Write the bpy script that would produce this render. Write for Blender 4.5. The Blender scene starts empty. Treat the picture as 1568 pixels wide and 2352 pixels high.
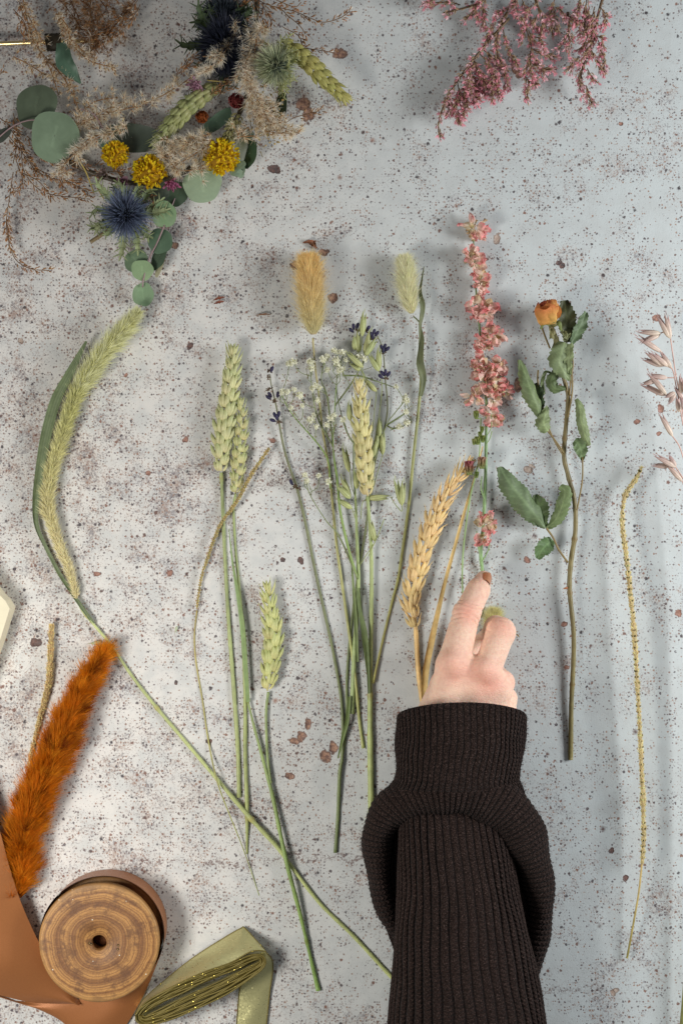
import bpy, math, random
import numpy as np
from mathutils import Vector
random.seed(7)
R = np.random.default_rng(11)
S = 0.0003            # metres per unit of the layout grid
H = 3400.0            # camera height in layout units
CX, CY = 784.0, 1176.0
PI = math.pi
C = bpy.context.scene.collection
Z = np.array([0., 0., 1.])

def T(x, y, z=0.0):
    """layout position at height z -> true space (layout units)"""
    k = (H - z) / H
    return np.array([(x - CX) * k, (CY - y) * k, z], float)
def TT(pts, z=None):
    return np.array([T(p[0], p[1], (p[2] if len(p) > 2 else 0.0) if z is None else z) for p in pts])
def lin(r, g=None, b=None):
    if g is None: r, g, b = r
    f = lambda c: (c/255/12.92 if c/255 <= .04045 else ((c/255+.055)/1.055)**2.4)
    return np.array([f(r), f(g), f(b)])
def nrm(v):
    v = np.asarray(v, float)
    n = np.linalg.norm(v, axis=-1, keepdims=True)
    return v / np.maximum(n, 1e-9)
def spline(P, n=40, *vals):
    """centripetal-ish Catmull-Rom through P, resampled by arc length; vals interpolated with it"""
    P = np.asarray(P, float); m = len(P)
    E = np.vstack([2*P[0]-P[1], P, 2*P[-1]-P[-2]])
    out = []; par = []
    k = 14
    for i in range(m-1):
        p0, p1, p2, p3 = E[i], E[i+1], E[i+2], E[i+3]
        for t in np.linspace(0, 1, k, endpoint=(i == m-2)):
            out.append(.5*((2*p1)+(-p0+p2)*t+(2*p0-5*p1+4*p2-p3)*t*t+(-p0+3*p1-3*p2+p3)*t**3)); par.append(i+t)
    out = np.array(out); par = np.array(par)
    s = np.r_[0, np.cumsum(np.linalg.norm(np.diff(out, axis=0), axis=1))]
    q = np.linspace(0, s[-1], n)
    res = np.stack([np.interp(q, s, out[:, j]) for j in range(3)], 1)
    if not vals: return res
    pq = np.interp(q, s, par)
    return (res,) + tuple(np.interp(pq, np.arange(m), np.asarray(v, float)) for v in vals)
def tang(P): return nrm(np.gradient(P, axis=0))
def frames(P):
    t = tang(P); n = len(P); a = np.zeros((n, 3)); 
    s = np.cross(Z, t[0]); 
    if np.linalg.norm(s) < 1e-3: s = np.array([1., 0, 0])
    a[0] = nrm(s)
    for i in range(1, n):
        v = a[i-1] - t[i]*np.dot(a[i-1], t[i]); a[i] = nrm(v)
    b = np.cross(t, a)
    return t, a, b

class MB:
    def __init__(self): self.v=[]; self.q=[]; self.t=[]; self.c=[]; self.uv=[]; self.n=0; self.has_uv=False
    def add(self, v, q=None, t=None, c=(0.5,0.5,0.5), uv=None):
        v = np.asarray(v, float).reshape(-1, 3); m = len(v)
        c = np.asarray(c, float)
        if c.ndim == 1: c = np.tile(c, (m, 1))
        self.v.append(v); self.c.append(c)
        if uv is not None: self.has_uv = True; self.uv.append(np.asarray(uv, float).reshape(-1, 2))
        else: self.uv.append(np.zeros((m, 2)))
        if q is not None and len(q): self.q.append(np.asarray(q, int)+self.n)
        if t is not None and len(t): self.t.append(np.asarray(t, int)+self.n)
        self.n += m
    def grid(self, G, c=(.5,.5,.5), closeu=False, closev=False, uv=None):
        """G: (nu,nv,3)"""
        nu, nv = G.shape[:2]
        I = np.arange(nu*nv).reshape(nu, nv)
        iu = np.arange(nu if closeu else nu-1); iv = np.arange(nv if closev else nv-1)
        A, B = np.meshgrid(iu, iv, indexing='ij'); A2 = (A+1) % nu; B2 = (B+1) % nv
        q = np.stack([I[A, B], I[A2, B], I[A2, B2], I[A, B2]], -1).reshape(-1, 4)
        c = np.asarray(c, float)
        if c.ndim == 3: c = c.reshape(-1, 3)
        self.add(G.reshape(-1, 3), q, None, c, uv)
    def tube(self, P, rad, n=7, c=(.5,.5,.5), c2=None, squash=1.0):
        P = np.asarray(P, float); m = len(P)
        rad = np.broadcast_to(np.asarray(rad, float), (m,))
        t, a, b = frames(P)
        th = np.linspace(0, 2*PI, n, endpoint=False)
        G = P[:, None] + rad[:, None, None]*(np.cos(th)[None, :, None]*a[:, None] + squash*np.sin(th)[None, :, None]*b[:, None])
        cc = np.asarray(c, float)
        if c2 is not None:
            k = np.linspace(0, 1, m)[:, None]; cc = cc*(1-k)+np.asarray(c2)*k
        if cc.ndim == 1: cc = np.tile(cc, (m, 1))
        base = self.n
        self.grid(G, np.repeat(cc, n, 0), closev=True)
        # caps
        self.add([P[0], P[-1]], None, None, [cc[0], cc[-1]])
        k0 = base+m*n
        j = np.arange(n); j2 = (j+1) % n
        self.t.append(np.stack([base+j2, base+j, np.full(n, k0)], 1))
        self.t.append(np.stack([base+(m-1)*n+j, base+(m-1)*n+j2, np.full(n, k0+1)], 1))
    def strands(self, P, D, L, W, bend, c0, c1):
        """many thin tapered blades at once"""
        N = len(P); D = nrm(D)
        L = np.broadcast_to(L, (N,))[:, None]; W = np.broadcast_to(W, (N,))[:, None]
        side = nrm(np.cross(D, nrm(Z + R.normal(0, .45, (N, 3)))))
        M = P + D*L*.5 + bend*L*.14
        E = P + D*L + bend*L*.5
        V = np.stack([P-side*W*.5, P+side*W*.5, M+side*W*.45, M-side*W*.45, E], 1)
        c0 = np.broadcast_to(c0, (N, 3)); c1 = np.broadcast_to(c1, (N, 3)); cm = (c0+c1)/2
        cc = np.stack([c0, c0, cm, cm, c1], 1)
        k = np.arange(N)[:, None]*5
        self.add(V.reshape(-1, 3), k+np.array([[0, 1, 2, 3]]), k+np.array([[3, 2, 4]]), cc.reshape(-1, 3))
    def glume(self, p, d, up, L, W, Th=None, c0=(.5,.5,.5), c1=None, n=8, m=8, bend=.12, stripe=.12, pk=.36, sharp=.75):
        """pointed plump husk from p along d"""
        Th = W*.8 if Th is None else Th
        c1 = c0 if c1 is None else c1
        d = nrm(d); s = nrm(np.cross(up, d)); u = np.cross(d, s)
        t = np.linspace(0, 1, m); a = pk/(1-pk)*sharp
        w = (t**a)*((1-t)**sharp); w = w/w.max(); w[0] = .22; w[-1] = .03
        ax = p + d*L*t[:, None] + u*L*bend*np.sin(PI*t)[:, None]
        th = np.linspace(0, 2*PI, n, endpoint=False)
        G = ax[:, None] + w[:, None, None]*(W*.5*np.cos(th)[None, :, None]*s + Th*.5*np.sin(th)[None, :, None]*u)
        k = t[:, None, None]
        cc = np.asarray(c0)*(1-k)+np.asarray(c1)*k
        st = 1 + stripe*np.where(np.arange(n) % 2 == 0, 1, -1)[None, :, None]
        self.grid(G, (cc*st*np.ones((m, n, 1))), closev=True)
    def leafsurf(self, P, hw, c, k=.6, nu=9, up=None, serr=0, nserr=12, vein=None, wav=0., back=None, twist=None, thick=0):
        """leaf blade round the centre line P, half widths hw, cross-section arc of angle k (radians per side)"""
        P = np.asarray(P, float); m = len(P); t = tang(P)
        upv = Z if up is None else np.asarray(up, float)
        upv = np.broadcast_to(upv, (m, 3))
        s = nrm(np.cross(upv, t)); u = np.cross(t, s)
        if twist is not None:
            tw = np.broadcast_to(twist, (m,))[:, None]
            s, u = s*np.cos(tw)+u*np.sin(tw), u*np.cos(tw)-s*np.sin(tw)
        k = np.broadcast_to(np.asarray(k, float), (m,))
        q = np.linspace(-1, 1, nu); T1 = np.linspace(0, 1, m)
        G = np.zeros((m, nu, 3)); CC = np.zeros((m, nu, 3)); c = np.asarray(c, float)
        for i in range(m):
            kk = k[i] if abs(k[i]) > 1e-3 else 1e-3
            w = hw[i]
            for j, x in enumerate(q):
                ww = w
                if serr and abs(x) > .9: ww = w*(1+serr*(((T1[i]*nserr) % 1)-.5)*2)
                a = kk*x
                G[i, j] = P[i] + s[i]*ww*math.sin(a)/kk + u[i]*(ww*(1-math.cos(a))/abs(kk)*np.sign(kk) + wav*math.sin(T1[i]*19+x*3)*abs(x))
                v = abs(x)
                f = 1.0
                if vein is not None:
                    f = 1+vein*(1 if v < .1 else 0) + vein*.45*(1 if ((T1[i]*8 - v*1.6) % 1) < .22 else -.25)
                CC[i, j] = c*f
        self.grid(G, np.clip(CC, 0, 1))
        if thick:
            self.grid(G[:, ::-1]-u[:, None]*thick, np.clip((CC if back is None else CC*0+np.asarray(back))[:, ::-1], 0, 1))
    def petal(self, p, d, n, L, W, c0, c1, crinkle=.12, cup=.4, nt=6, nu=5, ph=0.):
        d = nrm(d); n = np.asarray(n, float); s = nrm(np.cross(n, d)); u = np.cross(d, s)
        G = np.zeros((nt, nu, 3)); CC = np.zeros((nt, nu, 3)); r = R.uniform(0, 6, 4)
        for i, t in enumerate(np.linspace(0, 1, nt)):
            w = W*.5*(math.sin(PI*(.1+.78*t))**.8)
            for j, x in enumerate(np.linspace(-1, 1, nu)):
                h = cup*L*(.35*t*t+.25*x*x*t) + crinkle*L*t*math.sin(r[0]+5*x+4*t)+crinkle*.6*L*t*math.sin(r[1]+9*x)
                tl = t*(1-.14*x*x) + .05*math.sin(r[2]+7*x)*t
                G[i, j] = p + d*L*tl + s*w*x + u*h
                k = min(1, t*(1+.1*math.sin(r[3]+x*3)))
                CC[i, j] = np.asarray(c0)*(1-k)+np.asarray(c1)*k
        self.grid(G, np.clip(CC, 0, 1))
    def blob(self, p, r, c, n=10, m=7, jit=0.0):
        r = np.broadcast_to(np.asarray(r, float), (3,))
        ph = np.linspace(.02, PI-.02, m); th = np.linspace(0, 2*PI, n, endpoint=False)
        A, B = np.meshgrid(ph, th, indexing='ij')
        G = np.stack([np.sin(A)*np.cos(B), np.sin(A)*np.sin(B), np.cos(A)], -1)
        if jit: G = G*(1+R.uniform(-jit, jit, (m, n, 1)))
        self.grid(p+G*r, c, closev=True)
    def build(self, name, mat, parent=None, origin=None, smooth=True, flip=False):
        V = np.vstack(self.v); c = np.vstack(self.c)
        po = np.array(parent['_o']) if parent is not None else np.zeros(3)
        o = po if origin is None else np.asarray(origin, float)
        me = bpy.data.meshes.new(name)
        qs = np.vstack(self.q) if self.q else np.zeros((0, 4), int)
        ts = np.vstack(self.t) if self.t else np.zeros((0, 3), int)
        nl = qs.size+ts.size; npol = len(qs)+len(ts)
        me.vertices.add(len(V)); me.vertices.foreach_set('co', ((V-o)*S).ravel())
        me.loops.add(nl); loops = np.r_[qs.ravel(), ts.ravel()].astype(np.int32)
        me.loops.foreach_set('vertex_index', loops)
        me.polygons.add(npol)
        st = np.r_[np.arange(len(qs))*4, len(qs)*4+np.arange(len(ts))*3].astype(np.int32)
        me.polygons.foreach_set('loop_start', st)
        me.polygons.foreach_set('use_smooth', np.full(npol, smooth))
        at = me.color_attributes.new('Col', 'FLOAT_COLOR', 'POINT')
        at.data.foreach_set('color', np.hstack([np.clip(c, 0, 1), np.ones((len(c), 1))]).ravel())
        if self.has_uv:
            uv = np.vstack(self.uv); l = me.uv_layers.new(name='UVMap')
            l.data.foreach_set('uv', uv[loops].ravel())
        me.update(calc_edges=True); me.validate()
        if mat is not None: me.materials.append(mat)
        ob = bpy.data.objects.new(name, me); C.objects.link(ob)
        ob['_o'] = [float(x) for x in o]
        if parent is not None:
            ob.parent = parent; ob.location = Vector((o-po)*S)
        else: ob.location = Vector(o*S)
        return ob
def thing(name, label, cat, at=None, group=None):
    o = bpy.data.objects.new(name, None); C.objects.link(o)
    a = np.zeros(3) if at is None else np.asarray(at, float)
    o.location = Vector(a*S); o['_o'] = [float(x) for x in a]
    o['label'] = label; o['category'] = cat; o.empty_display_size = .01
    if group: o['group'] = group
    return o
def tag(o, label, cat, group=None):
    o['label'] = label; o['category'] = cat
    if group: o['group'] = group
    return o
def jc(c, a=.12):
    """colour jitter"""
    c = np.asarray(c, float)
    return np.clip(c*(1+R.uniform(-a, a))*(1+R.uniform(-a*.3, a*.3, 3)), 0, 1)
def jca(c, n, a=.15):
    c = np.asarray(c, float)
    return np.clip(c*(1+R.uniform(-a, a, (n, 1)))*(1+R.uniform(-a*.3, a*.3, (n, 3))), 0, 1)

# ------------------------------------------------------------------ materials
def newmat(name):
    m = bpy.data.materials.new(name); m.use_nodes = True; nt = m.node_tree; nt.nodes.clear()
    out = nt.nodes.new('ShaderNodeOutputMaterial')
    return m, nt, out
def N(nt, typ, **kw):
    n = nt.nodes.new(typ)
    for k, v in kw.items():
        if k.startswith('i_'): n.inputs[k[2:].replace('_', ' ')].default_value = v
        else: setattr(n, k, v)
    return n
def math_(nt, op, a, b=None, clamp=False):
    n = nt.nodes.new('ShaderNodeMath'); n.operation = op; n.use_clamp = clamp
    for i, x in enumerate((a, b)):
        if x is None: continue
        if isinstance(x, (int, float)): n.inputs[i].default_value = x
        else: nt.links.new(x, n.inputs[i])
    return n.outputs[0]
def mixc(nt, fac, a, b, mode='MIX'):
    n = nt.nodes.new('ShaderNodeMix'); n.data_type = 'RGBA'; n.blend_type = mode
    for i, x in ((0, fac), (6, a), (7, b)):
        if isinstance(x, (int, float)): n.inputs[i].default_value = x
        elif isinstance(x, (tuple, list, np.ndarray)): n.inputs[i].default_value = (*[float(v) for v in x][:3], 1)
        else: nt.links.new(x, n.inputs[i])
    return n.outputs[2]
def ramp(nt, x, a, b):
    n = nt.nodes.new('ShaderNodeMapRange'); n.interpolation_type = 'SMOOTHSTEP'
    nt.links.new(x, n.inputs[0]); n.inputs[1].default_value = a; n.inputs[2].default_value = b
    return n.outputs[0]
def objcoord(nt, sc):
    t = nt.nodes.new('ShaderNodeTexCoord'); m = nt.nodes.new('ShaderNodeMapping')
    nt.links.new(t.outputs['Object'], m.inputs[0]); m.inputs['Scale'].default_value = (sc, sc, sc) if not isinstance(sc, tuple) else sc
    return m.outputs[0]
def plantmat(name, rough=.6, trans=.2, var=.22, vscale=25, bump=.3, bscale=6, spec=.3, sheen=0, sat=.98, gain=1.):
    """colour comes from the thing's own colour attribute, broken up by noise"""
    m, nt, out = newmat(name)
    at = N(nt, 'ShaderNodeAttribute', attribute_name='Col')
    v = objcoord(nt, 1/(S*vscale))
    nz = N(nt, 'ShaderNodeTexNoise', i_Scale=1.0, i_Detail=4.0, i_Roughness=.65); nt.links.new(v, nz.inputs[0])
    hs = N(nt, 'ShaderNodeHueSaturation'); nt.links.new(at.outputs['Color'], hs.inputs['Color']); hs.inputs['Saturation'].default_value = sat
    mr = N(nt, 'ShaderNodeMapRange'); nt.links.new(nz.outputs[0], mr.inputs[0])
    mr.inputs[1].default_value = .25; mr.inputs[2].default_value = .75; mr.inputs[3].default_value = (1-var)*gain; mr.inputs[4].default_value = (1+var)*gain
    nt.links.new(mr.outputs[0], hs.inputs['Value'])
    b = N(nt, 'ShaderNodeBsdfPrincipled'); b.inputs['Roughness'].default_value = rough
    b.inputs['Specular IOR Level'].default_value = spec
    if sheen: b.inputs['Sheen Weight'].default_value = sheen
    nt.links.new(hs.outputs[0], b.inputs['Base Color'])
    if bump:
        v2 = objcoord(nt, 1/(S*bscale)); n2 = N(nt, 'ShaderNodeTexNoise', i_Scale=1.0, i_Detail=3.0); nt.links.new(v2, n2.inputs[0])
        bp = N(nt, 'ShaderNodeBump', i_Strength=bump, i_Distance=S*1.5); nt.links.new(n2.outputs[0], bp.inputs['Height'])
        nt.links.new(bp.outputs[0], b.inputs['Normal'])
    if trans:
        tr = N(nt, 'ShaderNodeBsdfTranslucent'); nt.links.new(hs.outputs[0], tr.inputs[0])
        mx = N(nt, 'ShaderNodeMixShader'); mx.inputs[0].default_value = trans
        nt.links.new(b.outputs[0], mx.inputs[1]); nt.links.new(tr.outputs[0], mx.inputs[2]); nt.links.new(mx.outputs[0], out.inputs[0])
    else: nt.links.new(b.outputs[0], out.inputs[0])
    return m
M_husk = plantmat('dry_husk', .45, .15, .18, 12, .35, 4, .4, gain=1.06)
M_stem = plantmat('dry_stem', .45, .0, .22, 18, .3, 4, .45, gain=1.18)
M_leaf = plantmat('dry_leaf', .55, .18, .25, 22, .45, 9, .35)
M_euc = plantmat('waxy_leaf', .42, .1, .14, 40, .15, 10, .4)
M_hair = plantmat('plant_hair', .6, .4, .14, 22, 0, 6, .25)
M_dyed = plantmat('dyed_hair', .6, .35, .3, 30, 0, 6, .25, sat=1.02, gain=.9)
M_petal = plantmat('dry_petal', .65, .4, .16, 9, .3, 4, .2)
M_white = plantmat('white_petal', .6, .35, .05, 9, 0, 4, .2, gain=1.05)
M_spike = plantmat('thistle_spike', .5, .1, .2, 15, 0, 6, .35)

def table_mat():
    m, nt, out = newmat('speckled_stone')
    tc = N(nt, 'ShaderNodeTexCoord'); mp = N(nt, 'ShaderNodeMapping'); nt.links.new(tc.outputs['Object'], mp.inputs[0])
    mp.inputs['Scale'].default_value = (1/S, 1/S, 1/S)      # layout units, origin at picture centre
    P = mp.outputs[0]
    def vscale(v, s):
        n = N(nt, 'ShaderNodeVectorMath', operation='SCALE'); nt.links.new(v, n.inputs[0]); n.inputs['Scale'].default_value = s; return n.outputs[0]
    def vadd(a, b):
        n = N(nt, 'ShaderNodeVectorMath', operation='ADD'); nt.links.new(a, n.inputs[0])
        if isinstance(b, tuple): n.inputs[1].default_value = b
        else: nt.links.new(b, n.inputs[1])
        return n.outputs[0]
    def noise(v, sc, det=3, ro=.55, off=0):
        n = N(nt, 'ShaderNodeTexNoise', noise_dimensions='2D', i_Scale=sc, i_Detail=float(det), i_Roughness=ro)
        nt.links.new(vadd(v, (off/sc*.013+off*7, off*3.1, 0)), n.inputs[0]); return n
    def cen(n):
        v = N(nt, 'ShaderNodeVectorMath', operation='SUBTRACT'); nt.links.new(n.outputs['Color'], v.inputs[0]); v.inputs[1].default_value = (.5, .5, .5); return v.outputs[0]
    wv = cen(noise(P, 1/4.5, 3, .65, 3))
    warp = lambda a: vadd(P, vscale(wv, a))
    sep = N(nt, 'ShaderNodeSeparateXYZ'); nt.links.new(P, sep.inputs[0])
    xg = ramp(nt, sep.outputs[0], 260., -820.)               # 1 at far left
    big = noise(P, 1/260, 4, .6, 100).outputs[0]; big2 = noise(P, 1/70, 5, .65, 71).outputs[0]
    clus = math_(nt, 'ADD', math_(nt, 'MULTIPLY', math_(nt, 'SUBTRACT', big, .5), 1.3), math_(nt, 'MULTIPLY', math_(nt, 'SUBTRACT', big2, .5), 2.1))
    dens = math_(nt, 'ADD', math_(nt, 'MULTIPLY', xg, .30), clus)
    def specks(cell, rmax, base, dk, wamp, soft=.10, off=0, pw=1.5, rmin=.0):
        v = vadd(vscale(warp(wamp), 1/cell), (off, off*.37, 0))
        vo = N(nt, 'ShaderNodeTexVoronoi', voronoi_dimensions='2D', i_Scale=1.0); nt.links.new(v, vo.inputs['Vector'])
        sp = N(nt, 'ShaderNodeSeparateColor'); nt.links.new(vo.outputs['Color'], sp.inputs[0])
        r = math_(nt, 'ADD', math_(nt, 'MULTIPLY', math_(nt, 'POWER', sp.outputs[0], pw), (rmax-rmin)/cell), rmin/cell)
        th = math_(nt, 'ADD', math_(nt, 'MULTIPLY', dens, dk), base)
        on = math_(nt, 'LESS_THAN', sp.outputs[1], th)
        e = math_(nt, 'DIVIDE', math_(nt, 'SUBTRACT', r, vo.outputs['Distance']), soft, clamp=True)
        return math_(nt, 'MULTIPLY', e, on), sp.outputs[2]
    basec = mixc(nt, ramp(nt, sep.outputs[0], 500., -500.), lin(200, 206, 206), lin(222, 218, 212))  # cool light from the right, warm from the left, tinted into the base colour
    mott = noise(P, 1/55, 5, .6, 30).outputs[0]
    basec = mixc(nt, ramp(nt, mott, .35, .68), basec, mixc(nt, .5, basec, lin(190, 193, 192)))
    # rusty / mauve clouding where the specks are dense
    cl = ramp(nt, math_(nt, 'ADD', dens, math_(nt, 'MULTIPLY', math_(nt, 'SUBTRACT', noise(P, 1/12, 4, .7, 55).outputs[0], .5), 1.1)), .12, .75)
    hue = mixc(nt, ramp(nt, noise(P, 1/120, 2, .5, 30).outputs[0], .42, .6), lin(196, 176, 162), lin(170, 164, 166))
    c = mixc(nt, math_(nt, 'MULTIPLY', cl, .26), basec, hue)
    # smeared grain, two sizes
    g1 = noise(warp(3.5), 1/5., 4, .7, 12).outputs[0]
    gm = math_(nt, 'MULTIPLY', ramp(nt, math_(nt, 'ADD', g1, math_(nt, 'MULTIPLY', dens, .19)), .60, .68), .52)
    gcol = mixc(nt, ramp(nt, noise(P, 1/26, 3, .6, 9).outputs[0], .42, .58), lin(150, 118, 104), lin(108, 100, 106))
    c = mixc(nt, gm, c, gcol)
    g2 = noise(warp(6), 1/13., 5, .75, 19).outputs[0]
    gm2 = math_(nt, 'MULTIPLY', ramp(nt, math_(nt, 'ADD', g2, math_(nt, 'MULTIPLY', dens, .2)), .65, .70), .5)
    c = mixc(nt, gm2, c, gcol)
    hgt = [gm]
    for cell, rmax, base, dk, wamp, off, pw, cols, st in (
        (6.4, 2.7, .40, .75, 4.0, 0, .9, ((112, 98, 100), (160, 126, 108)), .85),
        (12., 4.0, .22, .62, 6.0, 40, 1.0, ((82, 72, 76), (138, 98, 82)), .88),
        (25., 5.6, .20, .45, 7.0, 90, 1.5, ((62, 54, 58), (122, 86, 74)), .92),
        (75., 9., .20, .12, 7.0, 140, 2.2, ((92, 64, 60), (160, 120, 104)), .92)):
        mk, rc = specks(cell, rmax, base, dk, wamp, off=off, pw=pw)
        sc_ = mixc(nt, ramp(nt, rc, .35, .8), lin(*cols[0]), lin(*cols[1]))
        c = mixc(nt, math_(nt, 'MULTIPLY', mk, st), c, sc_); hgt.append(mk)
    # a few hairline cracks running across
    def crack(x0, x1, y0, slope, amp, sc, off, wd=2.2):
        X = math_(nt, 'SUBTRACT', sep.outputs[0], x0-CX); nz = noise(P, 1/sc, 5, .72, off)
        line = math_(nt, 'ADD', math_(nt, 'SUBTRACT', math_(nt, 'SUBTRACT', sep.outputs[1], CY-y0), math_(nt, 'MULTIPLY', X, slope)), math_(nt, 'MULTIPLY', math_(nt, 'SUBTRACT', nz.outputs[0], .5), amp))
        d = math_(nt, 'ABSOLUTE', line); a = ramp(nt, d, wd*1.5, wd*.3); k = math_(nt, 'MULTIPLY', ramp(nt, sep.outputs[0], x0-CX, x0+40-CX), ramp(nt, sep.outputs[0], x1-CX, x1-40-CX))
        halo = math_(nt, 'MULTIPLY', ramp(nt, d, 16., 0.), math_(nt, 'MULTIPLY', ramp(nt, g1, .48, .6), .55))
        return math_(nt, 'MULTIPLY', math_(nt, 'MULTIPLY', math_(nt, 'MAXIMUM', math_(nt, 'MULTIPLY', a, ramp(nt, noise(P, 1/22, 3, .6, off+5).outputs[0], .42, .52)), halo), k), .8)
    for a in ((90, 460, 2060, .28, 90, 90, 61), (430, 960, 1985, .04, 90, 80, 62), (1180, 1420, 1020, .18, 30, 60, 63, 1.2), (560, 800, 1130, .3, 60, 60, 64, 1.4), (1130, 1400, 2290, .1, 70, 60, 65, 1.2)):
        c = mixc(nt, crack(*a), c, lin(112, 88, 84))
    # named chips and pits of the surface
    PW = vadd(vadd(P, vscale(cen(noise(P, 1/20, 2, .5, 44)), 13)), vscale(wv, 5))
    def pits(lst):
        cur = None
        for x, y, rx, ry in lst:
            a = N(nt, 'ShaderNodeVectorMath', operation='SUBTRACT'); nt.links.new(PW, a.inputs[0]); a.inputs[1].default_value = (x-CX, CY-y, 0)
            b = N(nt, 'ShaderNodeVectorMath', operation='MULTIPLY'); nt.links.new(a.outputs[0], b.inputs[0]); b.inputs[1].default_value = (1/rx, 1/ry, 0)
            l = N(nt, 'ShaderNodeVectorMath', operation='LENGTH'); nt.links.new(b.outputs[0], l.inputs[0])
            cur = l.outputs['Value'] if cur is None else math_(nt, 'MINIMUM', cur, l.outputs['Value'])
        return cur
    inner = noise(P, 1/11, 5, .7, 77).outputs[0]
    groups = (
      (((697,238,17,16),(708,262,15,17),(779,124,17,13),(742,580,14,9),(678,608,14,10),(765,684,13,12),(1181,157,9,12),(1192,170,10,11),(676,1702,13,10),(693,1692,12,13),(707,1664,9,13),(749,1738,14,14),(766,1716,11,16),(666,1783,12,10),(400,563,12,10),(1190,885,12,17)), lin(116, 82, 70), lin(186, 142, 116)),
      (((629,388,13,10),(637,390,8,9),(83,1476,14,11),(437,795,8,8),(690,1288,6,9),(1404,1955,6,7),(648,1285,5,5),(1281,604,8,7),(1289,611,7,8),(1437,2016,7,7),(404,1567,5,5),(480,1703,8,8),(430,1318,5,5)), lin(74, 58, 58), lin(116, 80, 70)),
      (((340,1087,7,7),(425,1008,7,7),(224,1318,7,6),(390,1316,7,7),(1209,1287,8,8),(1515,938,9,10),(1463,968,6,6),(1512,996,6,6),(1507,730,9,9),(1295,1434,7,7),(1300,1534,7,6),(1557,1407,8,8),(626,1012,8,7),(290,862,6,6),(1425,285,6,6)), lin(142, 100, 84), lin(178, 130, 112)),
      (((1212,1078,10,8),(1221,1069,7,6),(1140,548,9,15),(1211,1178,8,7),(1406,2280,7,6),(1415,2274,8,6),(1190,1115,7,6),(48,784,8,7)), lin(168, 144, 128), lin(196, 178, 164)))
    for lst, ca, cb in groups:
        d = pits(lst); mk = ramp(nt, d, 1.04, .9); rim = ramp(nt, d, .55, .95)
        cc = mixc(nt, ramp(nt, inner, .36, .64), ca, cb); cc = mixc(nt, math_(nt, 'MULTIPLY', rim, .55), cc, lin(78, 58, 54))
        c = mixc(nt, math_(nt, 'MULTIPLY', mk, .93), c, cc); hgt.append(math_(nt, 'MULTIPLY', ramp(nt, d, 1.0, .4), 5.0))
    hh = hgt[0]
    for x in hgt[1:]: hh = math_(nt, 'ADD', hh, x)
    hh = math_(nt, 'MULTIPLY', hh, -.35)
    hh = math_(nt, 'ADD', hh, math_(nt, 'MULTIPLY', noise(P, 1/4, 3, .6, 5).outputs[0], .35))
    hh = math_(nt, 'ADD', hh, math_(nt, 'MULTIPLY', mott, .8))
    bp = N(nt, 'ShaderNodeBump', i_Strength=.5, i_Distance=S*1.8); nt.links.new(hh, bp.inputs['Height'])
    b = N(nt, 'ShaderNodeBsdfPrincipled'); b.inputs['Roughness'].default_value = .5; b.inputs['Specular IOR Level'].default_value = .3
    nt.links.new(c, b.inputs['Base Color']); nt.links.new(bp.outputs[0], b.inputs['Normal']); nt.links.new(b.outputs[0], out.inputs[0])
    return m
# ------------------------------------------------------------------ setting
mb = MB(); g = 4200
mb.add([[-g, -g, 0], [g, -g, 0], [g, g, 0], [-g, g, 0]], [[0, 1, 2, 3]], None, (.6, .6, .6))
tt = mb.build('tabletop', table_mat()); tt['kind'] = 'structure'

GREEN_STEM = lin(150, 166, 112); 
def z_of(o): return np.array(o['_o'])
def stem_part(par, pts, rad, c0, c1=None, name='stem', n=60, nodes=(), squash=.85, sides=8):
    """jointed stalk: radii given per point"""
    P, r = spline(TT(pts), n, rad if hasattr(rad, '__len__') else [rad]*len(pts))
    r = r*.9; P[:, 2] = np.maximum(r*.85, P[:, 2]-5)
    r = r*(1+.05*np.sin(np.arange(n)*1.3)+R.normal(0, .02, n))
    mb = MB(); k = np.linspace(0, 1, n)[:, None]
    cc = np.asarray(c0)*(1-k)+np.asarray(c0 if c1 is None else c1)*k
    cc = cc*(1+.10*np.sin(k*23+R.uniform(0, 6))+R.normal(0, .03, (n, 1)))
    for t in nodes:
        i = int(t*(n-1)); r[i] *= 1.35; cc[i] = cc[i]*np.array([.9, .75, .6])
    mb.tube(P, r, sides, np.clip(cc, 0, 1), squash=squash)
    return mb.build(name, M_stem, par)

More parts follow.
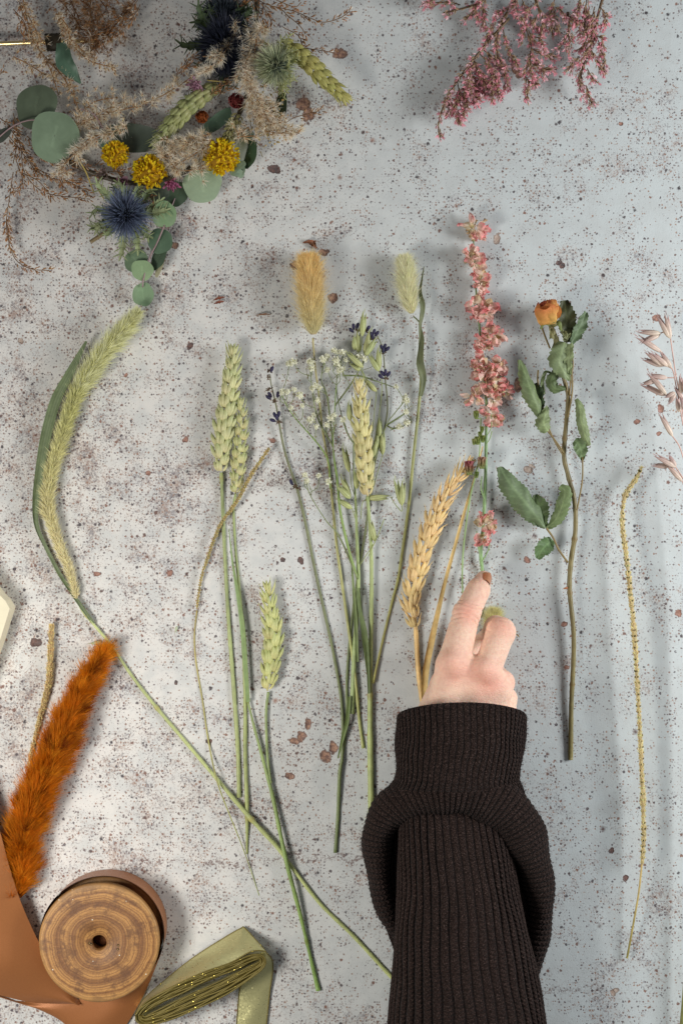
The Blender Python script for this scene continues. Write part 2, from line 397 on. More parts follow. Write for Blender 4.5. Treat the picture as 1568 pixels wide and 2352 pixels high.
def ear(par, pts, hw, n, c0, c1, name='ear', lift=8., awn=10, wild=.12, front=True, label=None, kl=1.0):
    hw = hw*.84; kl = kl*.9
    """cereal ear: rachis with overlapping husk clusters, each cluster its own part"""
    P = spline(TT(pts), 60); t, s_, b_ = frames(P)
    s_ = nrm(np.cross(Z, t)); Ltot = np.linalg.norm(np.diff(P, axis=0), axis=1).sum()
    mb = MB(); mb.tube(P+Z*2, 2.4, 6, np.asarray(c0)*.8); root = mb.build(name, M_husk, par)
    if label: root['label'] = label
    pitch = Ltot/n
    for i in range(n):
        f = (i+.3)/(n+.6); k = int(f*59); p = P[k]; d = t[k]; s = s_[k]; sg = 1 if i % 2 == 0 else -1
        w = hw*(.72+.5*math.sin(PI*min(1, f*1.15+.08)))*(1 if f < .8 else 1-.8*(f-.8)/.2*.55)*.82
        w = w*1.14; L = min(pitch*2.9, hw*2.2)*kl*(1+R.uniform(-.1, .1))*(1 if f > .08 else .75)
        a, a2 = jc(c0, wild), jc(c1, wild)
        m2 = MB()
        def G(side, up, ang, lat, Lk, Wk):
            dd = nrm(d*math.cos(ang)+s*side*math.sin(ang)+Z*(.12*up+R.uniform(-.05, .05))+R.normal(0, .04, 3))
            q = p+s*side*lat*w+Z*up*w*.32
            m2.glume(q, dd, Z if up > .3 else nrm(Z+s*side*.8), L*Lk, w*Wk, w*Wk*.8, jc(a, .07), jc(a2, .07), bend=.10, stripe=.09, sharp=.58, pk=.4, n=10)
            if awn:
                e = q+dd*L*Lk*.93; nA = 1
                m2.strands(np.tile(e, (nA, 1)), np.tile(nrm(dd+R.normal(0, .12, 3)), (nA, 1)), awn*R.uniform(.5, 1.2), 1.5, np.zeros((nA, 3)), a2, a2*.95)
        G(sg, .2, .40+R.uniform(-.06, .1), .40, .95, .56)
        G(sg, .9, .22+R.uniform(-.08, .08), .26, 1.0, .64)
        G(sg, 1.2, .0+R.uniform(-.1, .1), .08, .92, .56)
        G(-sg, .1, .45, .30, .8, .42)
        m2.build('husk_cluster', M_husk, root)
    # end cluster
    m2 = MB()
    for a in (-.35, 0, .3):
        d = nrm(t[-1]*math.cos(a)+s_[-1]*math.sin(a)); m2.glume(P[-1]-t[-1]*hw*.5+Z*5, d, Z, hw*1.5, hw*.42, None, jc(c0, .1), jc(c1, .1))
    m2.build('husk_cluster', M_husk, root)
    return root

def plume(mb, P, rad, N_, L, W, c0, c1, spread=.5, droop=0., core=.45, ccore=None, jl=.35, tipc=None, col_t=None):
    """dense combed hairs round a centre line P with radii rad"""
    n = len(P); t, a, b = frames(P)
    u = R.uniform(0, 1, N_)**.95; k = np.minimum((u*(n-1)).astype(int), n-1); fr = (u*(n-1)-k)[:, None]
    k2 = np.minimum(k+1, n-1); p = P[k]*(1-fr)+P[k2]*fr
    ph = R.uniform(0, 2*PI, N_); rd = np.cos(ph)[:, None]*a[k]+np.sin(ph)[:, None]*b[k]
    r = np.asarray(rad)[k]
    sp = spread*(1+R.normal(0, .3, N_))
    D = t[k]*np.cos(sp)[:, None]+rd*np.sin(sp)[:, None]+R.normal(0, .1, (N_, 3))
    D[:, 2] -= droop*.5
    start = p+rd*(r*core*R.uniform(.5, 1, N_))[:, None]
    LL = L*(.4+.6*r/np.max(r))*(1+R.uniform(-jl, jl, N_))*(1-.35*u**6)
    cA = jca(c0, N_, .26) if col_t is None else col_t(u)*(1+R.uniform(-.24, .24, (N_, 1))); cB = np.clip(cA*(np.asarray(c1)/np.maximum(np.asarray(c0), 1e-3)), 0, 1)
    mb.strands(start, D, LL, W*(1+R.uniform(-.3, .3, N_)), rd*.25+t[k]*.25, cA, cB)
    mb.tube(P, np.asarray(rad)*core*.95, 9, np.asarray(ccore if ccore is not None else c0)*.9)

def bunny(par, pts, rads, N_, L, c0, c1, name='flower_head', W=1.0, spread=.42, core=.62, **kw):
    rads = [q*.86 for q in rads]; L = L*.85; P, r = spline(TT(pts), 40, rads); mb = MB(); r = r*(1+.05*np.sin(np.arange(40)*.9)); plume(mb, P, r, N_, L, W, c0, c1, spread, core=core, jl=.6, **kw)
    kw2 = dict(kw); plume(mb, P, r*.9, N_//3, L*1.25, W*.6, c0, c1, spread*1.7, core=core, jl=.8, **kw2)
    return mb.build(name, M_hair, par)

# ------------------------------------------------------------------ wheat
WG0, WG1 = lin(222, 214, 162), lin(186, 192, 134)
t_ = thing('wheat_stalk', 'wheat stalk with the biggest pale green ear, just left of the slimmer loose one', 'wheat', T(507, 1090, 14), 'green wheat stalks')
ear(t_, [(508, 1082, 16), (511, 1020, 18), (521, 945, 20), (531, 870, 22), (537, 808, 24)], 23.5, 19, WG0, WG1)
stem_part(t_, [(508, 1085, 14), (512, 1184, 10), (517, 1288, 8), (525, 1428, 8), (537, 1590, 9), (546, 1725, 8), (549, 1832, 7)], [4, 4.5, 4.5, 5, 5.2, 5, 5.5], lin(150, 162, 108), lin(158, 164, 106), nodes=(.03,))
t_ = thing('wheat_stalk', 'slimmer green wheat stalk whose loose ear overlaps the right side of the biggest one', 'wheat', T(541, 1135, 14), 'green wheat stalks')
ear(t_, [(541, 1134, 14), (546, 1085, 15), (551, 1030, 17), (555, 970, 19), (554, 926, 20)], 18.5, 15, lin(222, 212, 154), lin(178, 186, 126), kl=.82)
stem_part(t_, [(541, 1134, 12), (536, 1168, 8), (541, 1262, 6), (548, 1340, 6), (556, 1439, 8), (563, 1590, 7), (563, 1725, 7), (567, 1855, 12), (567, 1962, 6)], [3, 3, 3, 4, 4.5, 5, 5, 5, 2.5], lin(142, 154, 98), lin(156, 162, 100), nodes=(.9,))
mb = MB(); P, w = spline(TT([(526, 1215, 12), (534, 1290, 12), (547, 1370, 13), (558, 1450, 13), (570, 1612, 12)]), 40, [1, 2.5, 5, 7, 5])
mb.leafsurf(P, w, lin(150, 172, 112), 1.0, 7, vein=.08, thick=.5); mb.build('leaf', M_leaf, t_)
t_ = thing('wheat_stalk', 'short green wheat stalk whose thick lower sheath crosses over the bristle grass stem', 'wheat', T(615, 1590, 14), 'green wheat stalks')
ear(t_, [(614, 1586, 16), (622, 1530, 17), (627, 1465, 18), (621, 1405, 20), (614, 1350, 20)], 22, 16, lin(222, 214, 148), lin(188, 194, 126), kl=1.0)
stem_part(t_, [(616, 1590, 13), (611, 1634, 12), (612, 1698, 12), (616, 1757, 14), (622, 1800, 16)], [3.5, 3.5, 3.5, 3.5, 3], lin(138, 152, 98))
stem_part(t_, [(568, 1607, 14), (583, 1669, 14), (603, 1742, 15), (626, 1830, 16), (644, 1918, 20), (660, 1990, 24), (686, 2089, 18), (705, 2167, 12), (731, 2276, 8)], [2.6, 3.4, 4.3, 5.2, 5.2, 5.8, 5.2, 4, 6], lin(142, 156, 98), lin(122, 150, 76), 'sheath', nodes=(.0, .84))
t_ = thing('wheat_stalk', 'straw green wheat stalk lying on the oats in the middle bunch', 'wheat', T(842, 1133, 30), 'green wheat stalks')
ear(t_, [(844, 1140, 36), (839, 1090, 38), (834, 1030, 42), (829, 960, 44), (826, 884, 42)], 21, 17, lin(232, 216, 158), lin(208, 200, 138))
stem_part(t_, [(843, 1140, 34), (848, 1190, 26), (852, 1260, 20), (853, 1340, 17), (852, 1434, 15), (850, 1581, 14), (850, 1698, 12), (852, 1845, 10), (851, 1960, 8)], [4, 4, 4.5, 5, 5.5, 5.5, 7.5, 8, 8], lin(156, 168, 112), lin(166, 174, 108), nodes=(.56,))
mb = MB(); P, w = spline(TT([(819, 1350, 22), (826, 1400, 22), (836, 1450, 22), (843, 1500, 18), (847, 1593, 16)]), 40, [2, 5, 8, 5, 3])
mb.leafsurf(P, w, lin(118, 134, 84), .9, 7, vein=.1, thick=.5); mb.build('leaf', M_leaf, t_)
# golden
GO0, GO1 = lin(242, 210, 154), lin(238, 204, 138)
t_ = thing('golden_wheat', 'ripe golden wheat ear leaning right, beside the thumb side of the hand', 'wheat', T(958, 1450, 16))
ear(t_, [(953, 1440, 16), (944, 1385, 18), (958, 1310, 20), (980, 1238, 24), (1008, 1170, 28), (1042, 1108, 30), (1076, 1062, 30)], 20.5, 24, GO0, GO1, awn=16, kl=1.2)
stem_part(t_, [(950, 1405, 17), (955, 1452, 15), (960, 1534, 12), (968, 1600, 12), (985, 1700, 12)], [3, 6, 6.5, 6.5, 6], lin(222, 186, 122), lin(206, 168, 104))
mb = MB(); P, w = spline(TT([(1108, 1025, 40), (1090, 1095, 36), (1066, 1175, 30), (1044, 1254, 24), (1022, 1334, 20), (1003, 1414, 18), (990, 1474, 18), (977, 1545, 16), (972, 1640, 14)]), 60, [1.5, 3, 4, 4.5, 5, 7, 9, 9, 7])
mb.leafsurf(P, w, lin(222, 192, 126), 1.1, 9, vein=.08, thick=.6); mb.build('leaf', M_leaf, t_)

# ------------------------------------------------------------------ bristle grass with the broad leaf
t_ = thing('bristle_grass', 'long curved yellow green bristle grass with a broad folded leaf, at the left', 'grass stalk', T(161, 1314, 16))
P, r = spline(TT([(177, 1375, 14), (161, 1314, 16), (140, 1262, 18), (124, 1215, 20), (110, 1165, 22), (114, 1106, 24), (130, 1044, 26), (151, 976, 28), (172, 914, 32), (203, 862, 36), (239, 810, 42), (285, 758, 48), (318, 716, 50)]), 90, [4, 7, 9, 11, 13, 14, 14, 16, 18, 19, 19, 17, 5])
r = r*(1+.13*np.sin(np.arange(90)*1.1)+R.normal(0, .06, 90))*.70
mb = MB(); ca, cb = lin(202, 186, 120), lin(178, 174, 96)
ct = lambda u: (np.clip((.5-u)*2.4+.2, 0, 1)[:, None]*lin(238, 226, 184)+(1-np.clip((.5-u)*2.4+.2, 0, 1)[:, None])*lin(216, 214, 156))
plume(mb, P, r, 13000, 21, 1.3, ca, np.array(ca)*1.15, .62, core=.72, ccore=lin(188, 178, 116), col_t=ct, jl=.6)
plume(mb, P[60:], r[60:], 2500, 30, 1.0, ca, np.array(ca)*1.2, .6, core=.8, ccore=lin(188, 178, 116), col_t=lambda u: np.tile(lin(232, 232, 188), (len(u), 1)), jl=.6)
# seed grains
tn, an, bn = frames(P)
for i in range(700):
    k = R.integers(2, 88); ph = R.uniform(0, 2*PI); rd = an[k]*math.cos(ph)+bn[k]*math.sin(ph)
    mb.glume(P[k]+rd*r[k]*.66, tn[k]+rd*.5, rd, 9, 4, None, jc(ct(np.array([k/90]))[0], .15), None, n=5, m=4)
mb.build('seed_head', M_hair, t_)
mb = MB(); P, w = spline(TT([(199, 784, 40), (183, 815, 38), (160, 860, 34), (130, 920, 28), (107, 1002, 22), (93, 1080, 18), (84, 1150, 14), (85, 1205, 12), (104, 1252, 10), (135, 1314, 10), (160, 1352, 9), (190, 1396, 10), (216, 1432, 9)]), 80, [3, 7, 11, 14, 14, 12, 9, 6, 5, 5, 5, 5, 4])
mb.leafsurf(P, w, lin(128, 142, 104), .85, 15, vein=.0, thick=.8, wav=1.5)
q = mb.c[0].reshape(80, 15, 3); q *= (1+.16*np.where(np.arange(15) % 3 == 0, 1, -.5))[None, :, None]; mb.build('leaf', M_leaf, t_)
stem_part(t_, [(155, 1300, 12), (182, 1390, 12), (216, 1436, 12), (252, 1479, 12), (306, 1558, 10), (360, 1627, 10), (414, 1691, 10), (486, 1776, 12), (564, 1868, 16), (610, 1918, 16), (640, 1951, 15), (676, 2001, 12), (738, 2080, 9), (815, 2155, 9), (898, 2245, 9), (980, 2330, 9)], [2.3, 3, 3.3, 3.6, 3.8, 4.3, 4.3, 4.7, 5.8, 5.8, 5.3, 4.6, 4.6, 5, 5, 5], lin(168, 176, 118), lin(176, 182, 118), n=120, nodes=(.1, .3, .55))

# ------------------------------------------------------------------ thin spikes
def thin_spike(name, label, pts, rads, stem, srad, c, cs, cat='grass stalk', n=900, hl=9, grains=True, gcol=None):
    t_ = thing(name, label, cat, T(*pts[0]))
    P, r = spline(TT(pts), 70, rads); r = r*(1+R.normal(0, .16, 70)+.1*np.sin(np.arange(70)*.7)); mb = MB()
    plume(mb, P, r, n, hl, 1.3, c, np.array(c)*1.15, .55, core=.6, ccore=np.array(c)*.8)
    if grains:
        tn, an, bn = frames(P)
        for i in range(int(n*.35)):
            k = R.integers(1, 69); ph = R.uniform(0, 2*PI); rd = an[k]*math.cos(ph)+bn[k]*math.sin(ph)
            mb.glume(P[k]+rd*r[k]*.5, tn[k]+rd*.6, rd, 5.5, 3, None, jc(gcol if gcol is not None and R.random() < .3 else c, .25), None, n=5, m=4)
    mb.build('seed_head', M_hair, t_)
    stem_part(t_, stem, srad, cs[0], cs[1])
    return t_
thin_spike('grass_spike', 'very thin brown green grass spike that bends across the two tall wheat stalks', [(452, 1400, 8), (462, 1330, 9), (476, 1285, 10), (504, 1210, 14), (546, 1148, 24), (577, 1090, 24), (619, 1028, 20)], [1.4, 2.4, 3.0, 3.8, 4.6, 5, 3],
    [(452, 1402, 8), (446, 1461, 7), (450, 1522, 6), (464, 1605, 6), (479, 1706, 8), (497, 1790, 24), (520, 1855, 22), (560, 1955, 12), (595, 2058, 5)], [2, 1.8, 1.8, 2, 2, 2, 1.5, 1.3, .8], lin(214, 194, 134), (lin(166, 148, 84), lin(150, 158, 92)), n=1100, hl=5)
thin_spike('grass_spike', 'small golden grass spike standing left of the dyed orange plume', [(66, 1765, 8), (76, 1713, 9), (94, 1641, 10), (112, 1569, 12), (117, 1497, 14), (119, 1434, 14)], [3, 3.5, 6, 8, 8, 6],
    [(66, 1765, 8), (58, 1810, 6), (50, 1860, 5)], [2.5, 2.5, 2.5], lin(240, 212, 154), (lin(186, 156, 92), lin(186, 156, 92)), n=1600, hl=8)
thin_spike('golden_spike', 'long thin golden seed spike with a hooked tip, at the right edge', [(1474, 1985, 40), (1477, 1900, 42), (1472, 1750, 44), (1464, 1600, 46), (1455, 1450, 46), (1440, 1300, 40), (1428, 1200, 34), (1434, 1140, 32), (1456, 1105, 34), (1473, 1072, 36)], [5, 6.5, 6, 6.5, 7, 7, 6.5, 7.5, 6.5, 3],
    [(1474, 1985, 40), (1467, 2050, 36), (1455, 2120, 28), (1440, 2202, 16)], [2.4, 2.4, 2.6, 2.8], lin(250, 228, 172), (lin(200, 172, 108), lin(138, 128, 66)), n=3000, hl=7, gcol=lin(104, 96, 60))

# ------------------------------------------------------------------ bunny tails
t_ = thing('bunny_tail_grass', 'amber orange bunny tail grass with a broad fluffy head', 'bunny tail', T(717, 778, 30), 'bunny tail grasses')
bunny(t_, [(720, 768, 34), (718, 740, 38), (714, 690, 42), (711, 640, 42), (709, 612, 40), (708, 596, 38)], [11, 19, 21, 21, 19, 11], 15000, 29, lin(232, 208, 160), lin(250, 222, 170), core=.7,
      col_t=lambda u: (1-u[:, None])*lin(220, 212, 168)+u[:, None]*lin(250, 208, 140))
stem_part(t_, [(718, 776, 32), (724, 845, 26), (733, 914, 20), (740, 984, 14), (752, 1053, 12), (762, 1140, 10), (772, 1244, 10), (783, 1325, 10), (796, 1414, 10), (808, 1499, 12), (817, 1572, 14), (825, 1654, 8), (834, 1719, 6)], [2.2, 2.4, 2.6, 2.6, 2.8, 3.4, 3.6, 3.6, 3.8, 4, 4, 4, 4], lin(158, 146, 98), lin(172, 176, 108), n=90)
t_ = thing('bunny_tail_grass', 'cream bunny tail grass with a long thin leaf twisted along its stem', 'bunny tail', T(949, 727, 26), 'bunny tail grasses')
bunny(t_, [(945, 720, 28), (940, 690, 30), (934, 645, 32), (930, 612, 32), (928, 594, 32)], [7.5, 12.5, 12.5, 11, 6], 10500, 23, lin(236, 230, 184), lin(250, 246, 210), core=.7)
stem_part(t_, [(949, 726, 26), (965, 745, 22), (970, 800, 18), (966, 880, 16), (960, 949, 14), (949, 1053, 12), (939, 1157, 10), (922, 1279, 10), (914, 1330, 10), (902, 1376, 9), (884, 1449, 9), (867, 1522, 12), (857, 1570, 14)], [1.6, 2, 3, 3.5, 4, 4, 4, 3.8, 3.6, 3.4, 3.2, 3, 3], lin(128, 134, 88), lin(160, 154, 88), n=90)
mb = MB(); P, w = spline(TT([(973, 612, 34), (968, 642, 32), (965, 672, 30), (969, 700, 28), (967, 726, 26), (964, 752, 24), (969, 790, 24), (965, 830, 22), (969, 870, 20), (966, 910, 18)]), 80, [1, 2.5, 5, 7, 7, 4, 8, 10, 10, 4])
mb.leafsurf(P, w, lin(116, 122, 86), .8, 9, vein=.1, thick=.6, twist=.7*np.sin(np.linspace(0, 12, 80)), wav=1.); mb.build('leaf', M_leaf, t_)
t_ = thing('bunny_tail_grass', 'small yellow bunny tail grass half hidden behind the bent finger', 'bunny tail', T(1132, 1450, 18), 'bunny tail grasses')
bunny(t_, [(1128, 1462, 18), (1131, 1436, 19), (1134, 1404, 19)], [12, 17, 6], 5200, 22, lin(232, 222, 156), lin(242, 234, 180), core=.6)
stem_part(t_, [(1128, 1462, 18), (1106, 1490, 14), (1096, 1520, 12), (1090, 1600, 10)], [3.5, 3.5, 3.5, 3.5], lin(120, 150, 92))

# ------------------------------------------------------------------ dyed orange plume
t_ = thing('dyed_plume', 'fluffy bright orange dyed plume lying under the copper satin ribbon', 'plume', T(52, 1900, 30))
P, r = spline(TT([(40, 2060, 26), (52, 1990, 28), (54, 1920, 32), (76, 1850, 36), (104, 1782, 38), (130, 1722, 40), (160, 1650, 38), (190, 1585, 36), (222, 1532, 32), (245, 1487, 26)]), 80, [24, 42, 50, 52, 50, 45, 39, 30, 18, 3])
mb = MB(); ca = lin(206, 112, 26)
plume(mb, P, r*.8, 24000, 36, .85, ca, lin(226, 142, 48), .55, core=.55, ccore=lin(132, 66, 16), jl=.7)
tn, an, bn = frames(P)
for i in range(200):      # tufts
    k = R.integers(0, 79); ph = R.uniform(0, 2*PI); rd = an[k]*math.cos(ph)+bn[k]*math.sin(ph); d = nrm(tn[k]*.9+rd*.75)
    m = 70; cc = lin(238, 156, 50) if R.random() < .4 else (lin(212, 120, 28) if R.random() < .6 else lin(150, 74, 20))
    mb.strands(P[k]+rd*r[k]*R.uniform(.3, .72)+R.normal(0, 1.5, (m, 3)), d+R.normal(0, .34, (m, 3)), 40*R.uniform(.4, 1.15, m), .8, np.tile(tn[k]*.2, (m, 1)), jca(np.array(cc)*.85, m, .2), jca(cc, m, .2))
mb.build('seed_plume', M_dyed, t_)

# ------------------------------------------------------------------ oats
def oat_spikelets(par, lst, c0, c1, W=11, z=20, f=None):
    for i, (bx, by, tx, ty) in enumerate(lst):
        if f: (bx, by), (tx, ty) = f(bx, by), f(tx, ty)
        zz = z+R.uniform(-8, 12); p = T(bx, by, zz); e = T(tx, ty, zz+R.uniform(-4, 8)); d = e-p; L = np.linalg.norm(d); d = d/L
        m2 = MB(); s = nrm(np.cross(Z, d))
        m2.glume(p, nrm(d+s*.06), Z, L, W, W*.7, jc(c0, .1), jc(c1, .1), n=12, m=10, bend=.06, stripe=.16, pk=.33, sharp=1.1)
        m2.glume(p, nrm(d-s*.08+Z*-.05), Z, L*.94, W*.8, W*.6, jc(c0, .1), jc(c1, .1), n=12, m=10, bend=-.03, stripe=.16, pk=.33, sharp=1.1)
        e = p+d*L*.9; m2.strands(np.tile(e, (2, 1)), np.array([nrm(d+s*.05), nrm(d-s*.1)]), L*.22, 1.2, np.zeros((2, 3)), c1, c1)
        m2.build('spikelet', M_husk, par)
fo = lambda x, y: (x*.3467+564.5, y*.3467+533.1)
t_ = thing('oat_stalk', 'green oat stalk with drooping striped husks, under the wheat in the middle bunch', 'oats', T(818, 1140, 16))
OG0, OG1 = lin(188, 192, 130), lin(168, 174, 120)
oat_spikelets(t_, [(770,690,785,520),(745,800,745,650),(722,780,722,680),(785,810,832,640),(790,820,870,700),(880,918,882,760),(880,920,812,800),(775,895,665,790),(762,912,690,872),(865,1055,780,965),(690,1250,685,1120),(685,1590,645,1410),(692,1760,632,1610),(690,1765,602,1672),(703,1830,602,1765),(880,1360,890,1230),(905,1475,905,1310),(860,1440,880,1320),(838,1490,872,1370),(800,1765,962,1755),(1033,1810,988,1625),(1033,1812,1045,1640),(855,2050,822,1900),(820,1650,838,1520),(735,1700,730,1580)], OG0, OG1, 12.5, 26, fo)
stem_part(t_, [(812, 1000, 20), (812, 1080, 18), (816, 1140, 16), (820, 1244, 14), (823, 1330, 14), (820, 1405, 14), (814, 1493, 14), (808, 1640, 12)], [1.5, 2, 3, 4, 4.5, 5, 6, 6], lin(140, 152, 96), lin(158, 174, 116))
mb = MB(); P, w = spline(TT([(802, 1600, 16), (797, 1655, 14), (788, 1690, 12), (776, 1742, 8)]), 24, [4, 5, 4.5, 1.5]); mb.leafsurf(P, w, lin(122, 140, 80), .6, 5, thick=.4); mb.build('leaf', M_leaf, t_)
mb = MB()
for seg in ([(770,690),(765,760),(745,830),(700,880)],[(880,920),(900,1000),(890,1150),(850,1400),(800,1700)],[(865,1055),(850,1200),(830,1400)],[(690,1590),(700,1680),(725,1760)],[(703,1830),(725,1900)],[(1033,1812),(1030,1850),(985,1800),(962,1760)],[(905,1475),(880,1560),(840,1700),(800,1780)],[(785,810),(770,900),(790,1000)],[(760,912),(790,960),(800,1050)],[(838,1490),(820,1600)],[(800,1765),(770,1800),(760,1900)],[(745,800),(700,830),(690,870)],[(915,1900),(860,2040),(790,2150),(760,2200)],[(855,2050),(810,2150)]):
    P = spline(TT([(*fo(*p), 18+8*math.sin(i*2)) for i, p in enumerate(seg)]), 24); mb.tube(P, 1.0, 5, lin(142, 150, 92))
mb.build('branchlets', M_stem, t_)
for k_, (a, b, c_) in enumerate((((824, 1350), (832, 1440), (846, 1560)), ((808, 1300), (816, 1420), (821, 1520)))):
    mb = MB(); P, w = spline(TT([(*a, 14), (*b, 16), (*c_, 12)]), 30, [2, 5, 3]); mb.leafsurf(P, w, lin(136, 152, 96), .8, 5, vein=.1, thick=.4); mb.build('leaf', M_leaf, t_)

fp = lambda x, y: (x*.2133+1379.8, y*.2133+658.6)
t_ = thing('pink_oat_stalk', 'pinkish cream dried oat stalk with open husks, cut off by the right edge', 'oats', T(1568, 921, 60))
oat_spikelets(t_, [(745,560,695,280),(732,552,605,300),(638,500,385,480),(635,508,418,603),(650,705,368,522),(752,870,640,700),(722,860,545,700),(662,850,470,690),(660,855,440,772),(708,980,502,950),(700,1160,502,910),(690,1170,428,1045),(600,1000,432,1052),(795,1140,682,1190),(790,1150,722,1262),(882,1210,790,1080),(865,1150,852,950),(768,1612,627,1350),(800,1942,572,1808),(730,1930,550,1922),(868,2090,706,1908),(800,1940,730,1810),(905,1340,860,1180),(930,1420,900,1220),(920,1150,880,1000),(840,1350,812,1180)], lin(216, 196, 178), lin(180, 146, 142), 12, 74, fp)
mb = MB()
for seg in ([(745,560),(765,700),(800,940),(850,1200),(900,1500)],[(650,705),(700,800),(770,900),(800,1050),(840,1250),(880,1500)],[(700,1165),(760,1180)],[(768,1612),(840,1720),(900,1900)],[(868,2090),(930,2200)],[(640,500),(670,490),(700,500)],[(640,855),(700,855),(760,880)],[(708,980),(780,980)],[(800,1945),(870,2050),(920,2150)]):
    P = spline(TT([(*fp(*p), 70) for p in seg]), 24); mb.tube(P, 1.5, 5, lin(196, 160, 148))
mb.build('branchlets', M_stem, t_)
stem_part(t_, [(1572, 960, 66), (1590, 1150, 70), (1600, 1400, 62), (1604, 1700, 60), (1598, 1950, 54), (1584, 2140, 44), (1566, 2360, 30), (1552, 2480, 10)], [3, 5, 6, 6, 6.5, 6.5, 6.5, 6.5], lin(192, 160, 138), lin(120, 128, 66))

# ------------------------------------------------------------------ lavender
def lavender(label, stem, rad, buds, whorls):
    t_ = thing('lavender_sprig', label, 'lavender', T(*stem[0]), 'lavender sprigs')
    stem_part(t_, stem, rad, lin(112, 112, 82), lin(110, 122, 76), n=90)
    m1 = MB()
    for x, y, z in whorls:
        p = T(x, y, z)
        for i in range(12):
            m1.glume(p+R.normal(0, 1.5, 3), R.normal(0, 1, 3)*np.array([1.6, .7, .6])+np.array([0, .5, .3]), Z, R.uniform(5, 9), 3, None, jc(lin(120, 92, 66), .3), jc(lin(92, 76, 62), .3), n=5, m=4)
    m1.build('calyx', M_husk, t_)
    for x, y, z, a in buds:
        m2 = MB(); m2.glume(T(x, y, z)-np.array([math.cos(a), math.sin(a), 0])*6, (math.cos(a), math.sin(a), .2), Z, 16, 8, 7, jc(lin(74, 70, 94), .25), jc(lin(84, 80, 112), .2), n=7, m=7, pk=.55, sharp=.45)
        m2.build('bud', M_petal, t_)
lavender('lavender sprig between the tall green wheat and the baby\'s breath', [(620, 860, 20), (622, 880, 20), (634, 932, 18), (642, 977, 16), (651, 1025, 12), (665, 1074, 10), (684, 1129, 9), (703, 1209, 8), (724, 1313, 8), (746, 1411, 8), (764, 1493, 9), (782, 1596, 10), (787, 1669, 10), (785, 1745, 14), (780, 1775, 14), (776, 1874, 8), (770, 1959, 6)],
    [1.3, 1.5, 2, 2.4, 3, 3.2, 3.6, 3.6, 3.6, 3.8, 3.8, 3.8, 4, 4.2, 4.6, 4.6, 4.6],
    [(624, 850, 26, 1.2), (621, 908, 24, 2.2), (618, 914, 26, 2.5), (638, 908, 24, 1.4), (632, 955, 24, 2.0), (640, 953, 26, 1.4), (628, 966, 22, 2.8), (636, 960, 28, 1.8), (670, 1109, 14, 2.0)], [(616, 867, 22), (620, 853, 20), (619, 895, 20), (630, 922, 20), (640, 970, 18), (677, 1118, 12), (685, 1122, 12)])
lavender('lavender sprig whose dark blue buds peek out behind the oats, right of the baby\'s breath', [(862, 765, 20), (872, 782, 20), (880, 810, 20), (885, 873, 18), (889, 914, 16), (889, 949, 14), (880, 994, 12), (863, 1053, 10), (852, 1122, 9), (836, 1240, 8), (820, 1335, 8), (805, 1449, 8), (796, 1566, 8), (796, 1663, 9), (780, 1780, 9)],
    [1.4, 1.4, 1.6, 1.8, 2, 2, 2, 2.4, 2.6, 3, 3, 3.2, 3.4, 3.4, 3.4],
    [(812, 752, 14, 1.7), (820, 750, 14, 1.2), (808, 760, 14, 2.4), (844, 756, 12, 1.0), (858, 764, 20, 1.2), (853, 770, 20, 2.0), (864, 768, 20, .9), (856, 776, 20, 1.8), (877, 800, 22, 2.0), (883, 798, 22, 1.4), (888, 803, 22, .8), (880, 806, 24, 1.6), (879, 859, 22, 2.2), (885, 857, 24, 1.6), (891, 861, 22, 1.0), (875, 866, 22, 2.4)], [(880, 810, 20), (886, 870, 20), (856, 780, 18), (840, 762, 12), (822, 760, 12)])

# ------------------------------------------------------------------ baby's breath
t_ = thing('babys_breath', 'airy green baby\'s breath sprig with tiny cream white flowers', 'baby\'s breath', T(748, 1046, 16))
fl = [(290,870),(315,862),(430,860),(435,905),(512,842),(535,830),(585,785),(610,795),(640,800),(595,850),(665,850),(540,915),(630,905),(620,915),(750,830),(785,840),(320,1040),(245,1060),(280,1060),(358,1080),(440,1040),(460,1018),(488,1030),(475,1115),(375,1152),(450,1212),(430,1245),(585,1215),(645,1243),(540,1280),(465,1290),(562,1235),(995,1025),(1055,1090),(1060,1120),(1060,1190),(1065,1265),(1018,1292),(390,1612),(405,1650),(485,1615),(545,1650),(605,875),(300,1165)]
mains = [[(740,2300),(680,2100),(625,1850),(605,1640),(578,1420),(590,1150),(600,1000)],[(560,1700),(530,1480),(310,1210),(232,1068)],[(740,2300),(620,2020),(530,1910),(430,1750),(400,1660)],[(790,1650),(850,1500),(930,1280),(985,1200),(1050,1120)],[(578,1420),(540,1100),(500,980),(520,850)],[(590,1150),(700,1000),(780,860)],[(850,1500),(700,1380),(630,1200),(600,1000),(640,820)],[(640,950),(760,955),(900,1000),(985,1030)],[(578,1420),(480,1240),(440,1060),(430,900)],[(930,1280),(1010,1230),(1060,1195)],[(930,1280),(970,1300),(1020,1290)]]
mb = MB(); allp = []
for i, seg in enumerate(mains):
    pts = [(*fo(*p), 14+18*j/len(seg)+4*math.sin(j*3+i)) for j, p in enumerate(seg)]
    P, r = spline(TT(pts), 40, [3.0 if i == 0 and j < 4 else (2.0 if j < 2 else 1.1) for j in range(len(seg))]); allp.append(P)
    mb.tube(P, np.maximum(r, 1.0), 6, jc(lin(126, 150, 76) if i in (0, 1) else lin(118, 126, 84), .1))
AP = np.vstack(allp)
FL = []
for x, y in fl:
    X, Y = fo(x, y); p = T(X, Y, R.uniform(24, 42)); FL.append(p)
